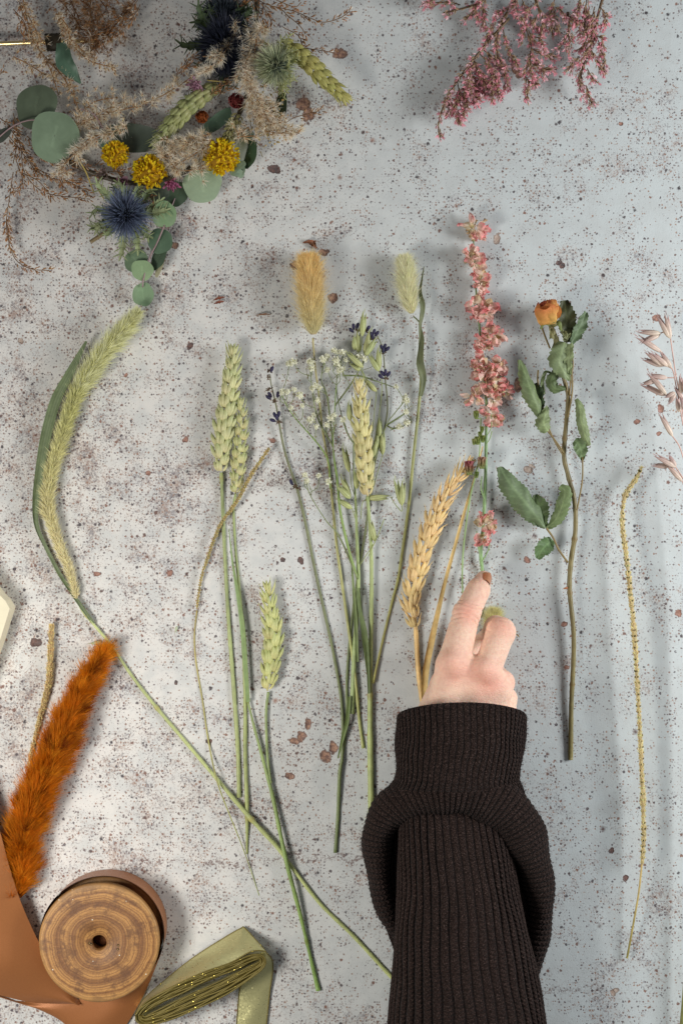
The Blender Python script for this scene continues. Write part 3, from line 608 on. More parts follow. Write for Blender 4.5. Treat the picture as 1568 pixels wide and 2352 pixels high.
for p in FL:
    q = AP[np.linalg.norm(AP[:, :2]-(p[:2]+np.array([R.normal(0, 8), -34])), axis=1).argmin()]
    mid = (p+q)/2+np.array([R.normal(0, 6), -6, 2]); mb.tube(spline([q, mid, p], 12), .8, 5, lin(112, 122, 78))
    for _ in range(R.integers(0, 2)):      # empty twiglets
        e = mid+np.array([R.normal(0, 16), R.uniform(2, 26), R.normal(0, 5)]); mb.tube(spline([mid, (mid+e)/2+R.normal(0, 2, 3), e], 6), .6, 4, lin(110, 108, 74)); mb.blob(e, 1.6, lin(150, 150, 90), 5, 4)
mb.build('stem', M_stem, t_)
for p in FL:
    m2 = MB(); rr = R.uniform(7, 10.5); m2.blob(p, rr*.6, lin(250, 249, 226), 8, 6, .2)
    for k in range(26):
        d = nrm(R.normal(0, 1, 3)+np.array([0, .3, .6])); m2.petal(p+d*rr*.25, d, nrm(R.normal(0, 1, 3)), rr*.85, rr*.5, jc(lin(222, 220, 170), .06), jc(lin(254, 253, 242), .02), .15, .4, 4, 3)
    m2.build('flower', M_white, t_)
# ------------------------------------------------------------------ larkspur
PK0, PK1, PK2 = lin(255, 244, 224), lin(255, 156, 158), lin(255, 206, 196)
def blossom(par, x, y, rx, ry, z=30, n=20, name='blossom'):
    m2 = MB(); c = T(x, y, z)
    for i in range(n):
        u = nrm(R.normal(0, 1, 3)+np.array([0, -.05, .55])); rad = np.array([rx, ry, min(rx, ry)*.75])
        d = nrm(u*np.array([1, 1, .7])+R.normal(0, .35, 3)); p = c+u*rad*R.uniform(.15, .6)
        tip = PK1 if R.random() < .52 else (PK2 if R.random() < .75 else lin(222, 196, 150))
        m2.petal(p, d, nrm(R.normal(0, .7, 3)+Z*.6), max(rx, ry)*R.uniform(.6, .95), min(rx, ry)*R.uniform(.7, 1.15), jc(PK0, .1), jc(tip, .1), .17, .55, 7, 7)
    for i in range(int(n*.3)):
        u = nrm(R.normal(0, 1, 3)+Z*.7); m2.petal(c+u*rad*.35, nrm(u+R.normal(0, .4, 3)), nrm(R.normal(0, 1, 3)), rx*.45, rx*.35, jc(lin(168, 172, 110), .1), jc(lin(232, 200, 160), .1), .2, .6, 5, 5)
    return m2.build(name, M_petal, par)
t_ = thing('larkspur', 'tall dried larkspur with coral pink blossoms up its stem, touched by the fingertip', 'larkspur', T(1112, 1310, 10))
stem_part(t_, [(1087, 545, 22), (1091, 640, 22), (1100, 740, 22), (1110, 840, 22), (1117, 930, 22), (1116, 1020, 22), (1114, 1120, 22), (1110, 1200, 22), (1104, 1270, 18), (1108, 1330, 12), (1100, 1420, 10)], [2, 2.2, 3, 3.4, 3.6, 4, 4.2, 4.4, 4.6, 4.6, 4.6], lin(108, 130, 92), lin(134, 166, 108), n=100)
for b in [(1089,524,30,20,34,20),(1082,588,20,22,36,14),(1096,604,24,26,34,16),(1107,645,25,22,36,18),(1101,662,22,18,34,12),(1090,702,22,24,36,16),(1112,716,30,26,34,18),(1128,770,28,28,36,20),(1108,794,24,26,34,16),(1098,842,22,26,38,16),(1122,852,30,22,36,16),(1145,845,22,26,34,14),(1110,878,34,22,40,18),(1140,884,26,26,38,18),(1157,898,18,26,34,12),(1090,912,24,22,36,16),(1130,914,24,22,36,14),(1128,955,26,24,34,18),(1117,1200,24,24,34,20),(1110,1232,22,24,32,16)]:
    blossom(t_, b[0], b[1], b[2]*1.02, b[3]*.92, b[4]-8, int(b[5]*1.0))
mb = MB()
for seg in ([(1112,1150),(1104,1120),(1106,1094)],[(1104,1285),(1096,1250),(1094,1220)],[(1106,1290),(1120,1265),(1125,1240)],[(1104,1300),(1100,1265),(1098,1240)],[(1112,1200),(1108,1170)]):
    mb.tube(spline(TT(seg, 26), 12), 1.5, 5, lin(128, 156, 100))
mb.build('branchlets', M_stem, t_)
t_ = thing('larkspur_buds', 'thin larkspur side stem with closed green and pink buds, crossing the golden wheat tip', 'larkspur', T(1095, 1092, 34))
stem_part(t_, [(1104, 960, 34), (1103, 1000, 36), (1100, 1050, 40), (1091, 1096, 44), (1080, 1140, 40), (1069, 1215, 34), (1062, 1290, 28), (1063, 1368, 20), (1075, 1450, 16)], [1.6, 1.8, 1.8, 2, 2.2, 2.2, 2.2, 2.2, 2.2], lin(136, 158, 102), lin(140, 166, 112))
for x, y, r, c1 in ((1093,955,9,(172,180,110)),(1106,988,7,(168,178,108)),(1096,1014,9,(176,184,116)),(1108,1010,8,(160,172,104)),(1088,1016,7,(190,190,130)),(1077,1078,15,(196,110,128)),(1106,1066,13,(206,168,150)),(1094,1092,7,(150,170,100)),(1102,1000,7,(170,180,110))):
    m2 = MB(); p = T(x, y, 44)
    for a in range(7):
        d = nrm(np.array([math.cos(a*.9)*.35, .9, math.sin(a*.9)*.45])); m2.petal(p-d*r*.9, d, nrm(np.array([math.cos(a*.9), 0, math.sin(a*.9)])), r*2, r*1.1, lin(164, 178, 110), jc(lin(*c1), .1), .06, -.9, 6, 5)
    m2.build('bud', M_petal, t_)
mb = MB()
for seg in ([(1101,1050),(1106,1062)],[(1092,1094),(1078,1084)],[(1103,1000),(1094,1008)],[(1104,960),(1094,962)],[(1118,1000),(1128,980),(1126,950)],[(1116,1020),(1124,1008),(1129,990)]):
    mb.tube(spline(TT(seg, 40), 8), 1.2, 5, lin(136, 158, 102))
mb.build('branchlets', M_stem, t_)

# ------------------------------------------------------------------ rose
RL = lin(104, 120, 80)
t_ = thing('dried_rose', 'dried rose on a bent brown stem with curled grey green leaves and one amber flower', 'rose', T(1308, 1306, 20))
stem_part(t_, [(1262, 742, 56), (1273, 762, 54), (1287, 808, 48), (1293, 862, 42), (1304, 905, 38), (1302, 950, 34), (1295, 1042, 28), (1304, 1090, 26), (1319, 1150, 26), (1321, 1220, 26), (1311, 1290, 26), (1308, 1354, 26), (1317, 1454, 24), (1316, 1534, 20), (1312, 1614, 16), (1310, 1746, 9)], [3.2, 4, 5, 5.5, 5.5, 5.5, 6, 6, 6, 6, 6.5, 6, 6, 6, 6, 6.5], lin(112, 98, 62), lin(118, 108, 66), n=140, nodes=(.27, .5, .62, .83), sides=10)
mb = MB(); mb.glume(T(1304, 1350, 26), (-1, -.1, .1), Z, 13, 5, 5, lin(150, 90, 50), lin(190, 120, 70), n=6, m=5, pk=.15, sharp=.9); mb.build('thorn', M_stem, t_)
mb = MB()
for seg, r in (([(1294,1042),(1280,1020),(1257,990)],2),([(1292,1046),(1275,1018),(1260,985)],1.6),([(1303,1292),(1282,1262),(1270,1236),(1254,1213)],2.4),([(1324,1172),(1334,1120),(1337,1092),(1337,1050)],1.8),([(1302,900),(1298,878)],2),([(1303,960),(1313,900),(1312,840)],2.2),([(1307,908),(1310,870),(1315,835),(1308,790)],2),([(1240,740),(1250,770),(1262,800)],2.2),([(1235,850),(1234,870),(1236,885)],2.2),([(1307,705),(1307,760),(1306,785)],1.5)):
    mb.tube(spline(TT(seg, 38), 20), r, 6, lin(122, 104, 62))
mb.build('leaf_stalk', M_stem, t_)
def rleaf(pts, ws, k, c=RL, tw=0., serr=.12, ns=11, wav=3.6, vein=.4, nu=13, n=50, name='leaf'):
    P, w = spline(TT(pts), n, ws); mb = MB(); mb.leafsurf(P, w, c, k, nu, serr=serr, nserr=ns, vein=vein, wav=wav, twist=tw, thick=.7, back=np.asarray(c)*1.1)
    mb.build(name, M_leaf, t_)
L0 = np.linspace(0, 1, 50)
rleaf([(1240, 962, 40), (1232, 930, 52), (1218, 895, 58), (1204, 855, 54), (1193, 826, 44)], [4, 22, 25, 17, 7], -1.35, lin(120, 136, 94), tw=.25)
rleaf([(1244, 960, 30), (1238, 925, 34), (1234, 900, 34), (1228, 880, 32)], [4, 14, 15, 8], .5, lin(74, 90, 62), tw=-.5)
rleaf([(1258, 990, 40), (1248, 972, 50), (1252, 950, 50), (1256, 932, 44)], [14, 21, 12, 3], -.9, lin(132, 146, 102), tw=.1)
rleaf([(1298, 893, 46), (1275, 893, 50), (1264, 876, 50), (1276, 854, 48), (1292, 850, 44)], [5, 14, 15, 12, 5], -.9, lin(100, 116, 76), tw=-.3)
rleaf([(1296, 786, 60), (1290, 806, 66), (1284, 832, 66), (1296, 856, 60), (1308, 874, 52)], [14, 26, 25, 15, 3], -.75, lin(124, 138, 98), tw=-.2)
rleaf([(1306, 790, 60), (1306, 812, 66), (1305, 835, 62), (1310, 860, 54)], [10, 12, 9, 3], .4, lin(150, 164, 118), tw=.5)
rleaf([(1306, 786, 40), (1302, 755, 44), (1300, 722, 46), (1294, 690, 44)], [8, 20, 21, 9], .4, lin(76, 80, 50), tw=0)
rleaf([(1312, 790, 44), (1322, 768, 48), (1335, 742, 50), (1344, 716, 46)], [5, 15, 15, 5], .75, lin(104, 122, 90), tw=.3)
rleaf([(1288, 758, 54), (1298, 770, 60), (1296, 782, 60), (1310, 766, 58)], [4, 6, 5, 2], .5, lin(132, 136, 94), ns=4)
rleaf([(1262, 745, 50), (1268, 768, 54), (1276, 782, 52), (1268, 800, 48)], [3, 8, 7, 2], .7, lin(140, 136, 92), ns=4)
rleaf([(1322, 916, 44), (1330, 935, 52), (1334, 968, 56), (1342, 998, 54), (1352, 1024, 46)], [7, 14, 17, 16, 6], -1.4, lin(134, 148, 104), tw=.2, wav=3)
rleaf([(1318, 1012, 38), (1328, 1020, 42), (1334, 1036, 40), (1336, 1058, 36)], [8, 17, 15, 3], .5, lin(112, 132, 90))
rleaf([(1252, 1212, 30), (1228, 1182, 42), (1196, 1142, 52), (1166, 1104, 54), (1146, 1072, 44)], [5, 30, 36, 30, 9], -1.25, lin(112, 130, 94), tw=.1, wav=6.5, ns=16)
rleaf([(1252, 1212, 26), (1238, 1188, 30), (1236, 1160, 32), (1228, 1136, 30)], [6, 25, 23, 5], .45, lin(86, 104, 64), tw=-.15)
rleaf([(1254, 1214, 30), (1276, 1192, 38), (1290, 1160, 46), (1296, 1128, 50), (1284, 1118, 46)], [5, 17, 19, 16, 7], -.9, lin(122, 140, 94), tw=-.35)
rleaf([(1268, 1240, 30), (1254, 1252, 36), (1242, 1266, 36), (1234, 1284, 28)], [10, 20, 18, 4], .55, lin(106, 132, 88))
rleaf([(1250, 905, 36), (1244, 880, 40), (1252, 855, 42), (1266, 858, 40)], [3, 5, 4, 2], .8, lin(118, 132, 90), ns=5)
# flower head
fc = T(1262, 714, 62); m_ax = nrm(np.array([-.18, .95, .2]))
hd = MB(); hd.blob(fc+np.array([0, -2, -6]), (28, 22, 22), lin(186, 112, 44), 14, 10, .05)
head = hd.build('flower_head', M_petal, t_)
def shell(c, R_, az0, az1, el0, el1, c0, c1, cr=.06, flare=.25, rx=1., n=16, m=14):
    """outer rose petal: patch of an egg shape with a crinkled flaring rim"""
    ax = m_ax; s = nrm(np.cross(Z, ax)); u = np.cross(ax, s); G = np.zeros((m, n, 3)); CC = np.zeros((m, n, 3)); ph = R.uniform(0, 6, 3)
    for i, e in enumerate(np.linspace(el0, el1, m)):
        k = i/(m-1)
        for j, a in enumerate(np.linspace(az0, az1, n)):
            q = j/(n-1)*2-1; rr = R_*(1+flare*max(0, k-.55)*2 + cr*k*math.sin(ph[0]+a*9)+cr*math.sin(ph[1]+a*17+e*4)*k+.03*math.sin(ph[2]+e*9+a*5))
            ee = e+.10*math.sin(ph[1]+a*7)*k*k
            G[i, j] = c+ax*R_*-math.cos(ee)*1.0+(s*math.cos(a)*rx+u*math.sin(a))*rr*math.sin(ee)
            kk = min(1, max(0, k*1.15-.1)**2+.05*math.sin(9*a)); kk = max(0, min(1, kk)); CC[i, j] = np.asarray(c0)*(1-kk)+np.asarray(c1)*kk
    mm = MB(); mm.grid(G, np.clip(CC, 0, 1)); mm.build('petal', M_petal, head)
YA, YB, YC = lin(240, 190, 104), lin(222, 138, 78), lin(172, 80, 54)
shell(fc, 33, .2, 1.9, .5, 2.15, YA, YB, .05, .1)
shell(fc+np.array([-20, -3, 2]), 32, 1.0, 3.0, .5, 1.9, lin(226, 170, 92), YB, .07, .35)
shell(fc+np.array([5, 3, -2]), 32, -.6, 1.0, .5, 2.2, lin(198, 112, 58), YC, .06, .15)
shell(fc+np.array([19, 2, -4]), 32, -.9, .7, .6, 1.95, lin(188, 98, 62), YC, .12, .35)
shell(fc+np.array([-4, 6, 0]), 23, .4, 2.6, .7, 2.5, YB, YC, .08, .1)
shell(fc+np.array([2, 8, 3]), 21, .2, 2.3, .8, 2.6, YA, YB, .08, .1)
mb = MB()
for pts, w in (([(1272, 742, 76), (1268, 726, 90), (1258, 704, 92)], [9, 8, 2]), ([(1268, 744, 62), (1250, 742, 70), (1240, 756, 60)], [6, 5, 2]), ([(1276, 742, 62), (1284, 744, 66), (1288, 760, 58)], [6, 6, 2]), ([(1262, 744, 50), (1268, 760, 50), (1262, 778, 46)], [5, 5, 2])):
    P, ww = spline(TT(pts), 16, w); mb.leafsurf(P, ww, lin(122, 134, 76), -.6, 7, thick=.6)
mb.blob(T(1270, 744, 60), (9, 8, 9), lin(110, 104, 60), 9, 7)
mb.build('sepal', M_leaf, head)

# ------------------------------------------------------------------ statice
t_ = thing('statice_sprig', 'dusty pink statice sprig of fine branched florets hanging in from the top edge', 'statice', T(1200, -40, 40))
fs = lambda p: (p[0]*.28+972.2, p[1]*.28)
def comb(m, seg, z0, z1, dens=1.0, size=1.0, pink=.6):
    P = spline(TT([(*fs(p), z0+(z1-z0)*i/max(1, len(seg)-1)) for i, p in enumerate(seg)]), 40); L = np.linalg.norm(np.diff(P, axis=0), axis=1).sum()
    m.tube(P, 1.3, 5, lin(104, 78, 56)); t = tang(P); nf = int(L/1.5*dens)
    for i in range(nf):
        k = int(R.uniform(.12, 1)*39); d = nrm(t[k]+nrm(R.normal(0, 1, 3)*np.array([1, 1, .8]))*.75+np.array([0, -.22, 0])); LL = 10*size*R.uniform(.7, 1.3)
        p = P[k]+R.normal(0, 2.2, 3); m.glume(p, d, Z, LL, 2.8*size, None, jc(lin(146, 116, 92), .25), jc(lin(186, 158, 124), .25), n=5, m=4)
        if R.random() < pink:
            e = p+d*LL*.85; q = 7; cc = lin(236, 160, 172) if R.random() < .6 else lin(222, 182, 186)
            q = 4; dd = nrm(d+R.normal(0, .5, (q, 3))); m.strands(np.tile(e, (q, 1)), dd, 8.5*size*R.uniform(.7, 1.3, q), 3.4, np.zeros((q, 3)), jca(np.array(cc)*.9, q, .1), jca(cc, q, .1))
groups = [
 [[(700,150),(480,400),(330,590),(230,740),(160,880),(120,1030),(140,1130)], [(480,400),(600,500),(670,620),(680,720)], [(450,430),(560,560),(600,700),(620,800)], [(400,480),(480,640),(520,760)], [(340,590),(420,700),(430,850)], [(330,620),(340,740),(340,860)], [(280,680),(290,790),(250,900)], [(210,780),(220,870),(190,930)], [(200,840),(270,920),(290,1000)], [(330,760),(350,860),(330,940)], [(420,500),(370,620),(380,760)], [(500,470),(560,640),(560,820)],[(520,440),(640,540),(670,560)],[(300,760),(380,780),(460,810)],[(440,560),(500,640),(560,720)],[(380,600),(440,680),(500,780)]],
 [[(540,-60),(480,10),(350,60),(160,105)], [(470,20),(490,110),(490,210)], [(420,40),(400,100),(340,150)], [(500,-20),(420,60),(440,140)], [(300,40),(220,20),(20,20)],[(100,-40),(60,10),(0,30)]],
 [[(820,-80),(660,140),(600,290),(600,420),(640,520)], [(680,60),(620,110),(590,140)], [(760,-40),(740,60),(770,150)], [(590,150),(550,230),(505,320)], [(650,240),(690,400),(770,530)], [(700,90),(660,140),(640,200)],[(800,-30),(820,40),(830,70)],[(690,410),(720,470),(740,520)]],
 [[(900,-60),(930,40),(980,150),(960,250)], [(890,40),(840,120),(860,160)], [(930,120),(900,200),(930,240)], [(780,100),(820,200),(800,340)], [(840,230),(880,380),(870,560),(930,690)], [(930,690),(860,720),(850,825)], [(880,400),(980,440),(1085,470)], [(880,520),(980,560),(1090,570)], [(900,300),(960,320),(980,390)], [(1080,-40),(1050,80),(960,300)], [(1080,60),(1130,90),(1170,160)], [(1080,80),(1040,180),(1060,280)], [(870,420),(940,520),(990,620)],[(860,250),(900,330),(930,350)],[(1060,120),(1100,200),(1090,260)],[(860,540),(820,600),(870,680)]],
 [[(1180,100),(1190,220),(1160,320),(1110,400)], [(1190,240),(1200,340),(1180,430)],[(1170,120),(1240,170),(1260,200)]],
 [[(1480,-60),(1430,120),(1400,280),(1370,400),(1300,560),(1290,640),(1320,790)], [(1330,700),(1350,780),(1380,840)], [(1290,-60),(1270,60),(1260,120)], [(1340,-60),(1320,120),(1280,240)], [(1400,60),(1360,200),(1290,300)], [(1400,200),(1330,330),(1290,400)], [(1370,400),(1440,540),(1490,600)], [(1340,560),(1370,620),(1405,665)], [(1290,470),(1230,500),(1185,580)], [(1410,300),(1470,310),(1450,380)], [(1430,330),(1470,460),(1480,560)], [(1450,60),(1490,130),(1480,220)], [(1380,330),(1330,450),(1290,500)],[(1400,100),(1380,260),(1350,380)],[(1310,40),(1250,100),(1270,180)],[(1290,580),(1270,620),(1290,720)],[(1360,60),(1330,160),(1320,280)]]]
for gi, gsegs in enumerate(groups):
    m = MB()
    for si, seg in enumerate(gsegs):
        if si == 0: m.tube(spline(TT([(*fs(p), 44) for p in seg]), 40), np.linspace(3.4, 1.6, 40), 6, lin(104, 84, 56))
        comb(m, seg, 40+gi*3, 46+R.uniform(-18, 24), (1.25 if gi == 0 else .85) if si else .45, 1.1, .62)
    m.build('flower_branch', M_husk, t_)
# ------------------------------------------------------------------ the wreath
wr = thing('flower_wreath', 'half wreath of dried flowers, thistles, eucalyptus and feathery reeds on a brass ring', 'wreath', T(340, 330, 30))
def wtag(o, l): o['label'] = l; return o
f5 = lambda p: (p[0]*.52, p[1]*.52)
mb = MB(); P = spline(TT([(-160, 104, 22), (-20, 101, 26), (60, 98, 28), (150, 95, 28), (260, 92, 28)]), 30); mb.tube(P, 5.2, 14, lin(232, 206, 150))
M_brass, nt_, out_ = newmat('brass'); b_ = N(nt_, 'ShaderNodeBsdfPrincipled', i_Metallic=1.0, i_Roughness=.28); b_.inputs['Base Color'].default_value = (*lin(232, 206, 150), 1)
nz_ = N(nt_, 'ShaderNodeTexNoise', i_Scale=900.0); nt_.links.new(ramp(nt_, nz_.outputs[0], .2, .9), b_.inputs['Coat Weight']); nt_.links.new(b_.outputs[0], out_.inputs[0])
wtag(mb.build('ring', M_brass, wr), 'brass rod of the ring')
mb = MB(); P = spline(TT([(106, 98, 27), (114, 97, 27), (128, 97, 28), (141, 96, 28)]), 12); mb.tube(P, [20, 21, 20.5, 20, 21, 20, 20.6, 20, 21, 20, 20, 20], 16, lin(58, 50, 36), squash=.5); mb.build('tape_wrap', M_leaf, wr)
# hidden ring half that carries the flowers
mb = MB(); P = spline(TT([(60, 210, 18), (110, 330, 20), (220, 400, 22), (350, 420, 24), (460, 370, 24), (540, 280, 26), (580, 160, 26), (590, 20, 26), (590, -60, 26)]), 60); mb.tube(P, 6, 8, lin(70, 60, 44)); mb.build('core_wire', M_stem, wr)

def eleaf(x, y, rx, ry, rot, z, c, tx=0., ty=0., cup=.12, label=None, par=wr):
    """round eucalyptus leaf: slightly cupped disc with a paler midrib"""
    nr, na = 9, 30; G = np.zeros((nr, na, 3)); CC = np.zeros((nr, na, 3)); c = np.asarray(c); cr, sr = math.cos(rot), math.sin(rot); p0 = T(x, y, z); ph = R.uniform(0, 6)
    for i, r in enumerate(np.linspace(.02, 1, nr)):
        for j, a in enumerate(np.linspace(0, 2*PI, na, endpoint=False)):
            k = 1+.035*math.sin(3*a+ph)+.03*math.sin(5*a+2*ph)+.02*math.sin(2*a+3*ph)-.06*max(0, math.cos(a-1.57))**8; X = r*math.cos(a)*rx*k; Y = r*math.sin(a)*ry*k
            h = -cup*(X*X/rx+Y*Y/ry)*.5+.6*math.sin(X*.2+ph)*r+abs(X)*.06+(.05*rx)*math.sin(2*a+ph)*r*r+.03*rx*math.sin(3*a+2*ph)*r**3
            G[i, j] = p0+np.array([X*cr-Y*sr, X*sr+Y*cr, h+X*tx+Y*ty])
            vein = .16 if abs(X) < rx*.045 else (.05 if ((Y/ry*5+abs(X)/rx*4) % 1) < .15 else 0)
            CC[i, j] = c*(1+vein)*(1+.06*r)
    m = MB(); m.grid(G, np.clip(CC, 0, 1), closev=True); m.grid((G-Z*.8)[:, ::-1], np.clip(CC*1.05, 0, 1)[:, ::-1], closev=True)
    o = m.build('eucalyptus_leaf', M_euc, par)
    if label: o['label'] = label
    return o
EU, EUD, EUL = lin(110, 128, 110), lin(74, 84, 72), lin(150, 168, 138)
eleaf(84, 243, 47, 54, -.1, 62, lin(100, 112, 90), .15, -.1)
eleaf(126, 312, 51, 60, -.25, 76, lin(120, 138, 112), -.2, .05)
eleaf(302, 315, 66, 33, -.12, 40, EUD, 0, .1)
eleaf(240, 326, 14, 18, 0, 40, lin(84, 108, 92), 0, .1)
eleaf(465, 424, 44, 40, .15, 44, EUL, .05, .1)
eleaf(364, 438, 26, 30, .5, 34, EUD, .1, 0); eleaf(408, 444, 24, 30, -.3, 34, lin(70, 88, 68), .1, 0)
eleaf(377, 492, 29, 29, .3, 46, lin(124, 150, 110), .1, .2); eleaf(368, 553, 28, 31, .2, 34, lin(92, 116, 92), .1, -.1)
eleaf(312, 598, 28, 26, .7, 26, lin(118, 140, 110), .1, -.1); eleaf(327, 620, 25, 24, 0, 38, lin(142, 166, 124), 0, .1); eleaf(329, 676, 25, 27, .1, 26, lin(132, 158, 122), .05, .1)
eleaf(366, 588, 16, 34, -.35, 28, lin(86, 106, 84), .5, 0); eleaf(367, 612, 8, 26, -.3, 26, lin(190, 186, 152), .8, 0)
eleaf(573, 352, 17, 34, -.15, 44, lin(64, 88, 62), .5, 0); eleaf(553, 345, 14, 30, -.2, 48, lin(92, 96, 66), -.6, 0)
eleaf(498, 279, 44, 15, .65, 58, lin(78, 100, 80), 0, .3); eleaf(645, 246, 14, 36, -.1, 44, lin(66, 82, 58), .4, 0)
eleaf(562, 312, 22, 18, .4, 30, lin(100, 122, 104)); eleaf(6, 310, 22, 12, .7, 40, lin(80, 86, 76), 0, .4)
for a in range(7):
    eleaf(546+9*math.cos(a*.9+.3), 386+12*math.sin(a*.9+.3), 9, 13, a*.9, 50+2*a, lin(128, 146, 122), .35*math.cos(a), .35*math.sin(a))
m = MB(); P, w = spline(TT([(140, 98, 60), (146, 120, 64), (150, 145, 64), (165, 165, 58), (186, 192, 46)]), 40, [10, 18, 22, 17, 2]); m.leafsurf(P, w, lin(78, 104, 84), .7, 11, vein=.1, thick=.7, wav=1.5); wtag(m.build('eucalyptus_leaf', M_euc, wr), 'narrow curled eucalyptus leaf')
m = MB()
for seg in ([(-10, 322, 50), (30, 290, 66), (68, 276, 74), (102, 277, 76)], [(377, 520, 44), (360, 560, 42), (345, 590, 36), (330, 640, 36), (328, 660, 32)], [(410, 440, 30), (396, 470, 34), (377, 520, 40)], [(185, 250, 60), (215, 262, 64), (240, 300, 60), (258, 330, 56)]):
    m.tube(spline(TT(seg), 24), 1.8, 6, lin(142, 118, 118))
m.tube(spline(TT([(208, 556, 26), (225, 545, 28), (250, 530, 30)]), 8), 4.5, 8, lin(112, 96, 66))
m.build('twig', M_stem, wr)
# yellow heads
def yhead(x, y, r, z):
    m = MB(); c = T(x, y, z); m.blob(c, (r*.78, r*.78, r*.55), lin(186, 140, 16), 14, 9, .06)
    for i in range(300):
        u = nrm(R.normal(0, 1, 3)+Z*.5); 
        if u[2] < -.2: continue
        p = c+u*np.array([r*.8, r*.8, r*.58])*R.uniform(.9, 1.05); 
        m.petal(p, nrm(u+R.normal(0, .55, 3)), nrm(R.normal(0, .6, 3)+Z), r*.27, r*.15, jc(lin(226, 182, 14), .12), jc(lin(255, 236, 30) if R.random() < .7 else lin(244, 200, 16), .08), .05, .5, 4, 3)
    return m.build('yellow_flower_head', M_petal, wr)
yhead(266, 355, 32, 62); yhead(343, 395, 40, 66); yhead(507, 360, 43, 66)
# thistles
def thistle(x, y, r, z, c0, c1, n, ax=(0, 0, 1), bc=lin(96, 106, 70), nb=13, bl=1.55, blabel=None, W=2.2, bw=.16):
    m = MB(); c = T(x, y, z); ax = nrm(ax); m.blob(c, r*.42, np.asarray(c0)*.6, 12, 8, .1)
    u = nrm(R.normal(0, 1, (n, 3))+ax*.75); d = nrm(u+R.normal(0, .12, (n, 3)))
    m.strands(c+u*r*.35, d, r*R.uniform(.38, .82, n), W, R.normal(0, .15, (n, 3)), jca(c0, n, .25), jca(c1, n, .22))
    h = m.build('thistle_head', M_spike, wr)
    if blabel: h['label'] = blabel
    s = nrm(np.cross(ax, [0.3, 1, 0.1])); w = np.cross(ax, s); m = MB()
    for i in range(nb):
        a = i*2*PI/nb+R.normal(0, .15); d = nrm(s*math.cos(a)+w*math.sin(a)-ax*R.uniform(-.1, .35)); L = r*bl*R.uniform(.75, 1.15); q = nrm(np.cross(ax, d))
        P, ww = spline(np.array([c+d*r*.2-ax*r*.2, c+d*L*.5-ax*r*.15+q*R.normal(0, 3), c+d*L*.8+q*R.normal(0, 6), c+d*L+q*R.normal(0, 12)+ax*R.normal(0, 6)]), 26, [r*.06, r*bw, r*bw*.6, .6])
        m.leafsurf(P, ww, jc(bc, .15), .7, 7, up=ax, serr=.6, nserr=6, vein=.2, thick=.5)
        for k in (8, 12, 16, 20):
            for sg in (-1, 1): m.glume(P[k], nrm(tang(P)[k]*.7+nrm(np.cross(ax, tang(P)[k]))*sg), ax, L*.22, 3.4, 1.5, jc(bc, .1), jc(bc, .1), n=5, m=5)
    m.build('bract', M_leaf, h)
thistle(289, 494, 62, 58, lin(58, 64, 76), lin(118, 130, 158), 950, (0.05, -.1, 1), lin(146, 156, 112), 15, 1.5, 'steel blue thistle head', W=2.0)
thistle(520, 105, 78, 58, lin(26, 28, 36), lin(50, 54, 70), 2200, (.35, -.45, .9), lin(64, 78, 48), 12, 1.5, 'dark navy thistle head', W=2.4)
thistle(512, 40, 56, 46, lin(28, 34, 40), lin(60, 68, 76), 900, (-.3, .5, .8), lin(70, 86, 50), 10, 1.6, 'dark green thistle head at the top edge', W=2.4)
thistle(636, 152, 54, 84, lin(110, 124, 112), lin(206, 210, 164), 900, (-.7, -.1, .7), lin(196, 200, 142), 16, 1.3, 'pale green thistle head', W=1.8, bw=.075)
# cereal ears
wtag(ear(wr, [(505, 196, 52), (470, 216, 56), (430, 248, 60), (395, 286, 62), (362, 330, 60)], 25, 17, lin(172, 170, 118), lin(142, 148, 92), name='wheat_ear', awn=20), 'grey green wheat ear')
wtag(ear(wr, [(648, 96, 60), (690, 128, 62), (730, 166, 62), (765, 200, 60), (790, 226, 54)], 24, 17, lin(190, 182, 110), lin(164, 158, 84), name='wheat_ear', awn=14), 'olive yellow wheat ear')
# strawflowers and small blooms
def daisy(x, y, r, z, c0, c1, n, ax=(0, 0, 1), label=None, W=.3, cup=.6):
    m = MB(); c = T(x, y, z); ax = nrm(ax); s = nrm(np.cross(ax, [.2, 1, .1])); w = np.cross(ax, s)
    for i in range(n):
        a = i*2.4; k = i/n; d = nrm((s*math.cos(a)+w*math.sin(a))*(.35+.8*k)+ax*(1.05-k*.8)); m.petal(c, d, ax, r*(.7+.35*k), r*W, jc(c0, .1), jc(c1, .1), .06, cup, 6, 4)
    m.blob(c+ax*r*.15, r*.2, lin(140, 100, 60), 7, 5)
    o = m.build('strawflower', M_petal, wr); 
    if label: o['label'] = label
daisy(452, 188, 27, 70, lin(178, 160, 160), lin(204, 158, 178), 24, (-.2, -.8, .6), 'pale pink strawflower')
daisy(434, 208, 18, 66, lin(190, 184, 180), lin(170, 168, 166), 14, (-.5, -.9, .4), 'greyish strawflower')
daisy(392, 416, 26, 60, lin(176, 104, 132), lin(196, 122, 158), 18, (.2, -.7, .6), 'magenta pink strawflower')
daisy(281, 420, 24, 48, lin(150, 118, 132), lin(170, 128, 146), 8, (.1, -.3, .9), 'faded mauve petals', .7)
daisy(240, 406, 22, 44, lin(150, 142, 100), lin(160, 140, 140), 12, (-.2, .2, .9), 'small beige bloom', .5)
